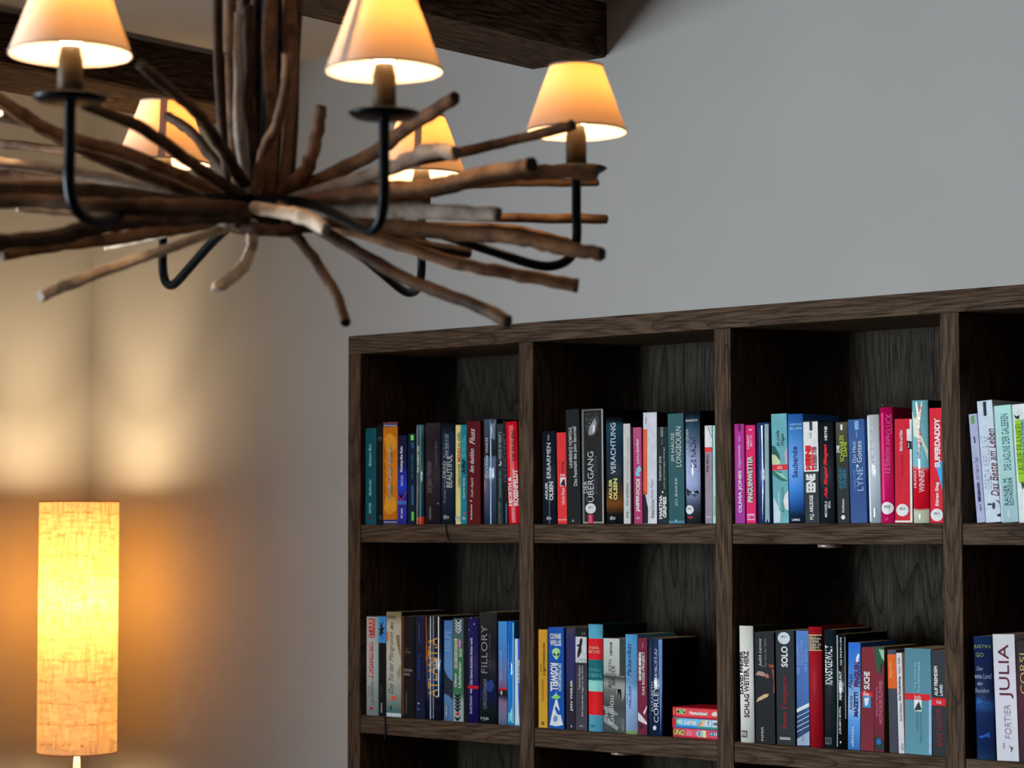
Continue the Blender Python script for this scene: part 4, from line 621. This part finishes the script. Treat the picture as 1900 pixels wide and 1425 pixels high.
book(B3, 1202, 1284, 1204, 309, [(0, (96, 22, 46)), (.5, (128, 30, 60)), (1, (120, 36, 60))], [P([(1206, 312), (1296, 312), (1296, 430), (1250, 540), (1226, 510), (1206, 400)], (50, 92, 66)), P([(1240, 330), (1290, 340), (1294, 430), (1262, 400)], (150, 180, 160)), P([(1250, 470), (1268, 440), (1266, 500), (1254, 540)], (30, 60, 44)), P([(1203, 1060), (1226, 1040), (1282, 1090), (1280, 1158), (1214, 1152)], (34, 66, 54)), C(1240, 1090, 20, 26, (50, 110, 170)), T('HOTHOUSE FLOWER', 1244, 1270, 590, 940, (190, 130, 150), b=.0), T('MARGOT BERWIN', 1218, 1236, 640, 885, (180, 120, 140), b=.0)],
     'wine red paperback with green leaves at top and foot', group=G, side=(110, 90, 60))
book(B3, 1326, 1398, 1310, 333, [(0, (74, 76, 86)), (.6, (78, 80, 90)), (1, (80, 84, 96))], [R(1311, 1390, 374, 650, (205, 104, 34)), T('Bitterboden', 1330, 1344, 430, 560, (235, 180, 120), b=.0)],
     'slim grey paperback with an orange upper panel', group=G, rough=.6)
book(B3, 1401, 1450, 1381, 360, (196, 194, 200), [T('Daniel Glattauer', 1412, 1426, 770, 920, (70, 70, 80), b=0), T('Die Wunderübung', 1406, 1420, 555, 750, (60, 40, 60), b=.03), T('Geister', 1404, 1414, 470, 530, (60, 60, 70)), T('dtv', 1420, 1442, 1100, 1158, (110, 110, 120), b=.0), T('Roman', 1398, 1410, 400, 450, (80, 80, 90))],
     'thin white paperback left of the broad teal one', group=G)
book(B3, 1452, 1674, 1450, 322, [(0, (98, 142, 156)), (1, (88, 130, 144))], [R(1450, 1662, 704, 744, (196, 34, 50)), T('btb', 1534, 1588, 712, 738, (235, 180, 180), d='h'), R(1530, 1592, 748, 838, (205, 212, 216)), P([(1530, 835), (1550, 790), (1570, 760), (1592, 830)], (50, 60, 66)), T('DIE SÜSSE IM', 1530, 1548, 445, 650, (150, 195, 205), b=0), T('TULPENFIEBER', 1562, 1580, 430, 690, (150, 195, 205), b=0), T('KATERINA', 1548, 1562, 860, 1000, (80, 125, 140), b=0), T('MAREN STIEGLER', 1578, 1590, 850, 1100, (80, 125, 140), b=0), R(1652, 1672, 750, 1190, (150, 175, 200))],
     'broad light teal paperback crossed by a red band', group=G, side=(170, 130, 80))
book(B3, 1678, 1806, 1662, 338, [(0, (44, 52, 56)), (1, (52, 54, 66))], [R(1664, 1792, 734, 790, (198, 34, 52)), T('btb', 1716, 1756, 750, 776, (240, 190, 190), d='h'), T('AUF FREMDEM', 1698, 1722, 470, 712, W, b=.03), T('LAND', 1742, 1764, 620, 712, W, b=.03), T('ASSAF GAVRON', 1722, 1756, 812, 1130, (150, 40, 58), b=.0)],
     'dark grey-blue book with a red band against the third divider', group=G)
# ---- lower row, fourth compartment
G = gB[3]
book(B4, 351, 516, 321, 243, [(0, (56, 84, 120)), (.12, (36, 54, 96)), (.4, (34, 52, 92)), (.47, (36, 80, 130)), (.55, (28, 40, 78)), (.9, (30, 46, 84)), (1, (32, 58, 96))], [T('JUSTIN', 326, 476, 322, 358, (130, 150, 110), d='h', b=0), T('GO', 350, 420, 392, 428, (130, 150, 110), d='h', b=0), T('Der', 358, 418, 518, 550, (150, 165, 180), d='h', b=0, sh=.2), T('weite Land', 332, 484, 580, 622, (140, 155, 175), d='h', b=0, sh=.2), T('der', 362, 418, 650, 682, (150, 165, 180), d='h', b=0, sh=.2), T('Stunden', 336, 468, 710, 748, (140, 155, 175), d='h', b=0, sh=.2), P([(350, 810), (370, 790), (410, 832), (470, 838), (480, 850), (360, 855)], (46, 100, 150)), P([(370, 1140), (470, 1100), (478, 1150), (400, 1160)], (36, 90, 160))],
     'navy blue hardcover with small yellowish and white lines, right edge lower row', group=G, bulge=.004, side=(20, 20, 24))
book(B4, 528, 727, 490, 226, [(0, (190, 192, 198)), (.5, (198, 194, 204)), (1, (190, 188, 192))], [T('JULIA', 556, 660, 320, 800, (100, 34, 60), b=0), T('FORTIER', 604, 650, 858, 1160, (140, 136, 146), b=-.01), P([(640, 1225), (680, 1245), (650, 1300)], (110, 110, 115)), P([(650, 1218), (640, 1300), (655, 1290)], (225, 225, 228)), T('KRÜGER', 585, 600, 1200, 1250, (130, 130, 135))],
     'wide white book with large dark red capitals, lower row right edge', group=G, depth=.145)
book(B4, 730, 905, 700, 283, [(0, (52, 32, 46)), (.5, (84, 34, 52)), (1, (44, 38, 44))], [T('CORSI', 745, 790, 400, 760, (190, 170, 120), b=-.01)],
     'dark plum book cut off by the right frame edge in the lower row', group=G)

# ------------------------------------------------------------------ game boxes
def game(x0px, x1px, y0, y1, yb0, name, label, col, art, z0):
    a = at_y(B2[0]+x0px/B2[2], 1360, .0045); b = at_y(B2[0]+x1px/B2[2], 1360, .0045)
    h = (at_y(1248, B2[1]+y0/B2[2], .0045)-at_y(1248, B2[1]+y1/B2[2], .0045)).z
    w = min(b.x, 1.0090)-a.x; t = empty(name, (a.x, .0045, z0), label, 'game box', 'stacked small game boxes')
    m = plain(col, .5)
    obj('box_tray', bx(.0008, w-.0008, .0008, .0892, 0, h*.55), plain(tuple(int(c*.8) for c in col), .4), t)
    obj('box_lid', bx(0, w, 0, .09, h*.12, h, .0006), m, t)
    vs, fs, ms, mats = [], [], [], []; vt, ft = [], []; tm = []
    def put(L, F, M, MS, pts, fc, c, off):
        q = plain(c, .5)
        if q not in M: M.append(q)
        b0 = len(L)
        L += [(u*w, -off, v*h) for u, v in pts]
        for f in fc: F.append(tuple(b0+i for i in f)); MS.append(M.index(q))
    MA, MSa, MT, MSt = [], [], [], []
    for k, it in enumerate(art):
        if it[0] == 'p': put(vs, fs, MA, MSa, it[1], [tuple(range(len(it[1])))], it[2], .0004+.00003*k)
        else:
            _, s, u0, u1, v0, v1, c, bb = it; g, gf = text_mesh(s, bb, 0)
            x0, x1 = min(p[0] for p in g), max(p[0] for p in g); y0_, y1_ = min(p[1] for p in g), max(p[1] for p in g)
            put(vt, ft, MT, MSt, [(u0+(p-x0)/(x1-x0)*(u1-u0), v0+(q-y0_)/(y1_-y0_)*(v1-v0)) for p, q in g], gf, c, .0008+.00003*k)
    for nm, L, F, M, MS in (('front_artwork', vs, fs, MA, MSa), ('front_lettering', vt, ft, MT, MSt)):
        if F:
            me = bpy.data.meshes.new(nm); me.from_pydata(L, [], F)
            for q in M: me.materials.append(q)
            for p, i in zip(me.polygons, MS): p.material_index = i
            o = bpy.data.objects.new(nm, me); COL.objects.link(o); o.parent = t
    return z0+h
def q4(u0, u1, v0, v1, c): return ('p', [(u0, v0), (u1, v0), (u1, v1), (u0, v1)], c)
z = game(1345, 1772, 1050, 1135, 0, 'game_box', 'bottom red card game box with yellow letters in the stack of three', (200, 40, 66), [q4(.03, .99, .2, .97, (205, 90, 110)), q4(.02, .07, .3, .9, (190, 60, 60)), ('t', 'UNO', .01, .27, .22, .9, (40, 40, 40), .10), ('t', 'UNO', .02, .26, .27, .85, (235, 215, 120), .02)] + [q4(.31, .42, .3+.14*i, .36+.14*i, (225, 150, 175)) for i in range(4)] + [('p', [(.50, .55), (.55, .2), (.66, .22), (.64, .9), (.56, .9)], (150, 185, 180)), ('p', [(.56, .3), (.59, .28), (.60, .85), (.57, .85)], (110, 110, 180)), ('p', [(.66, .18), (.73, .18), (.72, .9), (.65, .9)], (225, 220, 160)), q4(.80, .97, .4, .8, (90, 130, 150)), ('t', '+ H', .82, .96, .45, .75, (205, 225, 225), .03)], ZB+.0002)
z = game(1342, 1774, 955, 1045, 0, 'game_box', 'middle light blue game box in the stack of three', (60, 140, 200), [q4(.0, .07, .05, .95, (190, 40, 70)), q4(.08, .99, .28, .97, (120, 180, 220)), q4(.08, .14, .3, .95, (120, 150, 60)), q4(.10, .22, .45, .8, (170, 205, 225)), ('t', 'LAMA', .27, .53, .38, .82, (225, 235, 240), .06), ('p', [(.53, .25), (.60, .3), (.66, .5), (.66, .9), (.60, .6)], (220, 90, 100)), ('p', [(.56, .28), (.68, .28), (.74, .92), (.64, .92), (.63, .6)], (225, 180, 130)), ('p', [(.66, .28), (.84, .28), (.84, .95), (.72, .95)], (190, 205, 215)), ('t', '7', .76, .80, .4, .85, (110, 130, 180), .05), q4(.86, .99, .28, .95, (200, 220, 235)), ('t', 'AMI', .87, .97, .45, .8, (100, 120, 135), .03), q4(.55, .99, .12, .22, (60, 160, 90))], z+.0002)
z = game(1344, 1771, 853, 948, 0, 'game_box', 'top red game box with white lettering in the stack of three', (204, 48, 66), [q4(.08, .99, .2, .93, (215, 84, 92)), q4(.02, .05, .3, .8, (225, 120, 60)), q4(.09, .29, .38, .84, (150, 175, 130)), q4(.10, .15, .45, .7, (40, 60, 50)), ('p', [(.19, .7), (.205, .6), (.22, .7), (.205, .8)], (30, 50, 50)), q4(.24, .28, .45, .62, (40, 60, 50)), ('t', 'Hornochsen!', .37, .76, .36, .72, (235, 225, 215), .05), ('p', [(.84, .5), (.88, .7), (.93, .78), (.98, .6), (.95, .35), (.88, .35)], (235, 200, 195))], z+.0002)

# ------------------------------------------------------------------ floor lamp
LC = at_d(145, 1150, 5.42); LX, LY = LC.x, LC.y
LT, LB = at_d(145, 931, 5.42).z, at_d(145, 1394, 5.42).z; LR = .0935
FL = empty('floor_lamp', (LX, LY, 0), 'slim floor lamp with tall cylindrical script-printed linen shade glowing in the corner', 'lamp')
def lo(bm): bmesh.ops.translate(bm, verts=bm.verts, vec=(-LX, -LY, 0)); return bm
bm = bmesh.new(); lathe(bm, [(.0001, 0), (.13, 0), (.13, .012), (.125, .018), (.02, .024), (.0001, .024)], n=40); obj('base', bm, plain((205, 200, 190), .35), FL)
white_m = plain((228, 220, 205), .4)
bm = bmesh.new(); lathe(bm, [(.010, .02), (.010, LB-.12), (.0085, LB-.03), (.0055, LB+.02), (.0055, 1.24)], n=20, close=True); obj('pole', bm, white_m, FL)
bm = bmesh.new(); lathe(bm, [(LR, LB), (LR, LT)], n=96); sh = obj('lamp_shade', bm, linen_m, FL)
tr_m = shade_mat('shade_trim', (.35, .2, .08, 1), (.5, .2, .03, 1), .3)
for z in (LT, LB):
    bm = bmesh.new(); lathe(bm, [(LR-.0008, z-.0012), (LR+.0008, z-.0012), (LR+.0008, z+.0012), (LR-.0008, z+.0012), (LR-.0008, z-.0012)], n=96); obj('shade_rim', bm, tr_m, sh)
bm = bmesh.new()
for k in range(3):
    a = k*2*math.pi/3+.4; tube(bm, [(0, 0, LB+.03, .0015), (LR*math.cos(a), LR*math.sin(a), LB+.03, .0015)], 6)
tube(bm, [(0, 0, 1.23, .017), (0, 0, 1.28, .017)], 16); obj('socket', bm, white_m, FL)
bm = bmesh.new(); lathe(bm, [(.0001, 1.36), (.012, 1.357), (.022, 1.345), (.026, 1.33), (.022, 1.31), (.013, 1.29), (.012, 1.28)], n=24); obj('bulb', bm, bulb_m, FL, smooth=True)
# handwriting printed round the cloth: strings of joined-up strokes
rnd = random.Random(3); bm = bmesh.new(); nl = 12; R_ = LR+.0006
for i in range(nl):
    z0 = LT-.028-(LT-LB-.05)*i/(nl-1); a = rnd.uniform(0, .5)
    while a < 2*math.pi-.3:
        n = rnd.randint(3, 9); pts = []; t = a; hh = .0062; drift_ = rnd.uniform(-.002, .002)
        for j in range(n):
            tall = rnd.random(); up = hh*(1 if tall < .65 else 2.3); dn = hh*(0 if tall < .85 else 1.6)
            w_ = rnd.uniform(.07, .13)
            for q in range(7):
                s = q/7*2*math.pi
                pts.append((t+w_*(q/7)+.030*math.sin(s), z0+drift_+up*max(0, math.sin(s))*.9 + dn*min(0, math.sin(s))+.001*rnd.uniform(-1, 1)))
            t += w_
        if rnd.random() < .35: pts += [(t+.05, z0+.001), (t+.22, z0+.0015*rnd.uniform(0, 3))]
        th = rnd.uniform(.0003, .0007); prev = None
        for (aa, zz) in pts:
            cur = [bm.verts.new((R_*math.cos(aa), R_*math.sin(aa), zz+s*th)) for s in (-1, 1)] + [aa]
            if prev: bm.faces.new((prev[0], cur[0], cur[1], prev[1]))
            prev = cur
        a = t+rnd.uniform(.05, .22)
o = obj('script_print', bm, ink_m, sh, smooth='keep')
# bulb light, plus fill lights added along the shade to shape wall glow
for z, k in ((1.325, .44), (1.425, .44), (LT-.10, .07), (LT-.04, .04), (LB+.06, .07)):
    l = bpy.data.lights.new('floor_lamp_bulb_and_fill', 'POINT'); l.energy = FLOOR_BULB_FILL_W*k; l.color = (1, .74, .43); l.shadow_soft_size = .03
    o = bpy.data.objects.new('floor_lamp_bulb_and_fill', l); COL.objects.link(o); o.parent = FL; o.location = (0, 0, z)

# ------------------------------------------------------------------ chandelier
RZ = 2.1457                                   # height of the shades' lower rims
SH = [(131, 100), (713, 132), (1069, 245), (782, 326), (303, 303), (-95, 205)]
CP = [at_z(x, y, RZ) for x, y in SH]
HC = sum((Vector((p.x, p.y, 0)) for p in CP), Vector())/6; HC = Vector((HC.x, HC.y, 0))
CH = empty('chandelier', (HC.x, HC.y, 2.0), 'driftwood branch chandelier with lit cream cone shades on black iron arms', 'chandelier')
ORG = Vector((HC.x, HC.y, 2.0))
def rel(bm): bmesh.ops.translate(bm, verts=bm.verts, vec=-ORG); return bm
bm = bmesh.new(); lathe(bm, [(.0002, 1.992), (.05, 1.996), (.062, 2.004), (.062, 2.022), (.05, 2.04), (.0002, 2.05)], HC.x, HC.y, 28); obj('hub', rel(bm), plain((30, 24, 20), .6), CH)
bm = bmesh.new(); tube(bm, [(HC.x, HC.y, 2.04, .011), (HC.x, HC.y, CEIL-.02, .011)], 16); obj('stem_rod', rel(bm), iron_m, CH)
bm = bmesh.new(); lathe(bm, [(.0002, CEIL), (.055, CEIL), (.052, CEIL-.02), (.012, CEIL-.03), (.0002, CEIL-.03)], HC.x, HC.y, 32); obj('ceiling_canopy', rel(bm), iron_m, CH)
seam_m = shade_mat('shade_seam', (.46, .36, .30, 1), (.40, .16, .07, 1), .10)
for i, p in enumerate(CP):
    d = Vector((p.x, p.y, 0))-HC; Rr = d.length; d.normalize()
    P3 = lambda f, z: (HC.x+d.x*Rr*f, HC.y+d.y*Rr*f, z)
    path = [P3(f, z) for f, z in ((.10, 2.035), (.30, 2.022), (.50, 2.004), (.72, 1.976), (.86, 1.9585), (.93, 1.958), (.98, 1.970), (1.0, 1.995), (1.0, 2.030), (1.0, 2.060), (1.0, 2.092))]
    bm = bmesh.new(); tube(bm, [q+(.0068,) for q in spline(path, 5)], 14); arm = obj('arm', rel(bm), iron_m, CH)
    bm = bmesh.new(); lathe(bm, [(.0002, 2.086), (.012, 2.087), (.036, 2.089), (.043, 2.0935), (.0425, 2.0955), (.034, 2.0925), (.0002, 2.092)], p.x, p.y, 36); obj('drip_plate', rel(bm), iron_m, arm)
    bm = bmesh.new(); lathe(bm, [(.0002, 2.092), (.0145, 2.092), (.0145, 2.140), (.0135, 2.143), (.0115, 2.155), (.0002, 2.156)], p.x, p.y, 28); obj('candle_sleeve', rel(bm), socket_m, arm)
    bm = bmesh.new(); lathe(bm, [(.0115, 2.1561), (.0165, 2.170), (.0175, 2.182), (.014, 2.196), (.006, 2.208), (.0002, 2.213)], p.x, p.y, 20); obj('bulb', rel(bm), bulb_m, arm, smooth=True)
    SHH = .092; rb, rt = .0705, .0375
    tilt = [0, 0, 0, 0, .035, 0][i]
    bm = bmesh.new(); lathe(bm, [(rb, RZ), (rb-.0004, RZ+.002), (rt+.0004, RZ+SHH-.002), (rt, RZ+SHH)], p.x, p.y, 64)
    bmesh.ops.rotate(bm, cent=(p.x, p.y, RZ), matrix=Matrix.Rotation(tilt, 3, 'Y'), verts=bm.verts)
    shd = obj('lamp_shade', rel(bm), cloth_m, arm)
    for r_, z in ((rb, RZ), (rt, RZ+SHH)):
        bm = bmesh.new(); lathe(bm, [(r_-.0006, z-.0014), (r_+.0007, z-.0014), (r_+.0007, z+.0014), (r_-.0006, z+.0014), (r_-.0006, z-.0014)], p.x, p.y, 64)
        bmesh.ops.rotate(bm, cent=(p.x, p.y, RZ), matrix=Matrix.Rotation(tilt, 3, 'Y'), verts=bm.verts)
        obj('shade_rim', rel(bm), seam_m, shd)
    # where the cloth overlaps: a strip up the cone
    a0 = math.atan2(EYE.y-p.y, EYE.x-p.x) + {0: 2.6, 1: -.78, 2: 2.8, 3: -.1, 4: -.04, 5: 2.0}[i]
    bm = bmesh.new(); rows = []
    for k in range(9):
        f = k/8; r_ = rb+(rt-rb)*f+.0007; z = RZ+SHH*f
        rows.append([bm.verts.new((p.x+r_*math.cos(a0+s*.0055/r_), p.y+r_*math.sin(a0+s*.0055/r_), z)) for s in (-1, 1)])
    for a, b in zip(rows, rows[1:]): bm.faces.new((a[0], a[1], b[1], b[0]))
    bmesh.ops.rotate(bm, cent=(p.x, p.y, RZ), matrix=Matrix.Rotation(tilt, 3, 'Y'), verts=bm.verts)
    obj('shade_seam', rel(bm), seam_m, shd)
    l = bpy.data.lights.new('shade_light', 'POINT'); l.energy = SHADE_BULB_W; l.color = (1, .64, .31); l.shadow_soft_size = .012
    o = bpy.data.objects.new('shade_light', l); COL.objects.link(o); o.parent = arm; o.location = Vector((p.x, p.y, 2.205))-ORG
# driftwood: (points (x, y, distance), radius px at root, at tip, tone)
ZH = (HC-EYE).dot(fw)+.0
ZH = (Vector((HC.x, HC.y, 2.02))-EYE).dot(fw)
STK = [
 ([(500, 372, 0), (600, 330, -.05), (690, 285, -.10), (755, 238, -.16), (845, 181, -.22)], 13, 13, 'b'),
 ([(520, 378, -.03), (650, 338, -.10), (740, 306, -.16), (800, 280, -.2), (846, 284, -.24)], 13, 14, 'g'),
 ([(520, 385, 0), (700, 318, 0), (850, 284, -.02), (960, 258, -.06), (1064, 232, -.12)], 9, 9.5, 'b'),
 ([(520, 385, -.05), (640, 362, -.12), (740, 352, -.18), (820, 342, -.22), (890, 325, -.26), (988, 308, -.30)], 14, 16, 'b'),
 ([(560, 390, 0), (760, 362, -.02), (900, 330, -.04), (1010, 317, -.06), (1105, 318, -.08)], 11, 15, 'b'),
 ([(560, 385, .08), (800, 352, .16), (930, 341, .2), (1110, 340, .25)], 8, 7, 'b'),
 ([(560, 392, -.05), (690, 390, -.12), (800, 392, -.17), (926, 397, -.22)], 15, 14, 'g'),
 ([(560, 395, .08), (760, 398, .16), (930, 404, .2), (1124, 406, .26)], 9, 9.5, 'b'),
 ([(560, 398, -.04), (740, 422, -.08), (860, 434, -.11), (950, 440, -.14), (1030, 457, -.16), (1118, 471, -.18)], 14, 12.5, 'b'),
 ([(600, 400, .05), (800, 418, .12), (950, 423, .18), (1060, 449, .22)], 7, 6, 'b'),
 ([(600, 415, .03), (720, 440, .05), (800, 458, .07), (872, 468, .09)], 11, 10, 'd'),
 ([(600, 415, 0), (720, 448, -.02), (840, 487, -.04), (950, 508, -.05), (1072, 530, -.05)], 12, 12, 'b'),
 ([(570, 410, -.04), (660, 465, -.08), (760, 520, -.12), (860, 558, -.16), (943, 597, -.2)], 12, 13, 'd'),
 ([(520, 405, -.04), (575, 470, -.09), (620, 540, -.14), (642, 600, -.18)], 10.5, 10.5, 'd'),
 ([(470, 420, -.04), (466, 455, -.07), (455, 490, -.10), (430, 514, -.13), (402, 536, -.15)], 10, 12.5, 'l'),
 ([(440, 415, -.04), (330, 455, -.14), (250, 482, -.20), (160, 515, -.27), (74, 550, -.34)], 8, 10, 'l'),
 ([(470, 385, -.16), (520, 394, -.22), (560, 401, -.27), (605, 424, -.32)], 12, 13, 'l'),
 ([(478, 360, -.06), (486, 290, -.08), (515, 230, -.10), (530, 160, -.13), (534, 100, -.15)], 11, 9.5, 'b'),
 ([(520, 362, -.02), (568, 315, -.05), (588, 250, -.06), (597, 196, -.06)], 15, 10, 'b'),
 ([(462, 360, -.02), (420, 285, -.12), (370, 215, -.2), (320, 170, -.28), (262, 120, -.36)], 13, 11, 'd'),
 ([(455, 365, .02), (400, 300, .06), (355, 245, .10), (310, 215, .14)], 10, 9, 'd'),
 ([(460, 375, -.04), (370, 312, -.16), (270, 240, -.28), (155, 192, -.42)], 13, 12, 'd'),
 ([(455, 385, -.03), (340, 330, -.10), (230, 285, -.16), (120, 255, -.22), (50, 222, -.26), (-30, 165, -.30)], 13, 12, 'b'),
 ([(450, 390, .02), (330, 350, -.02), (200, 300, -.05), (100, 250, -.08), (20, 200, -.1), (-60, 170, -.12)], 12, 12, 'd'),
 ([(440, 375, .05), (260, 345, .04), (130, 318, .03), (0, 302, 0), (-80, 296, 0)], 11, 10, 'g'),
 ([(440, 380, .10), (280, 352, .14), (120, 330, .18), (-60, 322, .2)], 12, 11, 'b'),
 ([(450, 395, -.02), (300, 372, -.06), (120, 352, -.10), (-70, 352, -.12)], 14, 14, 'd'),
 ([(450, 388, -.10), (330, 382, -.30), (200, 382, -.35), (60, 372, -.34), (-70, 376, -.34)], 16, 13, 'd'),
 ([(440, 390, .0), (300, 396, -.05), (190, 400, -.1), (100, 394, -.14), (32, 388, -.17)], 9, 5, 'l'),
 ([(450, 400, -.10), (330, 402, -.28), (210, 415, -.36), (90, 440, -.42), (-60, 452, -.48)], 17, 15, 'd'),
 ([(450, 408, 0), (330, 422, -.05), (230, 440, -.08), (120, 455, -.12), (5, 475, -.16)], 14, 10, 'b'),
 ([(440, 405, .1), (330, 430, .16), (250, 450, .2), (196, 461, .24)], 7, 5, 'l'),
 ([(440, 370, .12), (320, 330, .2), (180, 290, .28), (-40, 262, .36)], 10, 9, 'b'),
 ([(430, 385, .06), (250, 300, .08), (120, 250, .1), (-60, 200, .12)], 10, 9, 'd'),
 ([(520, 370, .06), (640, 350, .10), (760, 345, .14), (860, 340, .18)], 11, 9, 'b'),
 ([(440, 412, -.09), (475, 424, -.10), (530, 428, -.10), (590, 418, -.08)], 13, 10, 'd'),
 ([(400, 398, -.08), (420, 414, -.09), (450, 418, -.09), (475, 414, -.08)], 11, 9, 'g'),
]
for k, (pts, ra, rb_, tone) in enumerate(STK):
    n = len(pts); wp = []
    for j, (x, y, dz) in enumerate(pts):
        D = ZH+dz; P_ = at_d(x, y, D); r_ = (ra+(rb_-ra)*j/(n-1))*D/FPX
        wp.append((P_.x, P_.y, P_.z, r_))
    rnd = random.Random(100+k); sp = spline(wp, 7); wob = []
    for j, q in enumerate(sp):
        a = q[3]*.13
        wob.append((q[0]+rnd.uniform(-a, a), q[1]+rnd.uniform(-a, a), q[2]+rnd.uniform(-a, a), q[3]*rnd.uniform(.93, 1.07)))
    e = wob[-1]; v = (Vector(e[:3])-Vector(wob[-2][:3])).normalized()*e[3]*.12
    wob.append((e[0]+v.x, e[1]+v.y, e[2]+v.z, e[3]*.86))
    bm = bmesh.new(); tube(bm, wob, 12, 1, .10, k)
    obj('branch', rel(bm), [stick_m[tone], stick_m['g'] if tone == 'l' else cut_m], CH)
# upright bundle round the stem rod
UPR = [(408, 0, 9, 'd', 2.66), (424, -.045, 10, 'b', 2.66), (444, -.05, 10, 'g', 2.285), (462, -.03, 11, 'd', 2.30), (470, .04, 12, 'd', 2.66), (500, -.04, 12, 'b', 2.66), (518, .03, 13, 'd', 2.66), (534, -.03, 11, 'b', 2.66), (547, .01, 10, 'd', 2.66), (452, .045, 11, 'd', 2.66), (492, .045, 11, 'd', 2.66)]
for k, (x, dz, r_, tone, top) in enumerate(UPR):
    D = ZH+dz; rnd = random.Random(50+k); p = at_d(x, 340, D); r_ *= D/FPX; wp = []
    x0, y0 = HC.x+(p.x-HC.x)*1.0, HC.y+(p.y-HC.y)*1.0
    n = 6
    for j in range(n+1):
        f = j/n; z = 2.035+(top-2.035)*f; pull = .75+.25*min(1, f*4)
        wp.append((HC.x+(x0-HC.x)*pull+rnd.uniform(-.004, .004), HC.y+(y0-HC.y)*pull+rnd.uniform(-.004, .004), z, r_*rnd.uniform(.85, 1.15)))
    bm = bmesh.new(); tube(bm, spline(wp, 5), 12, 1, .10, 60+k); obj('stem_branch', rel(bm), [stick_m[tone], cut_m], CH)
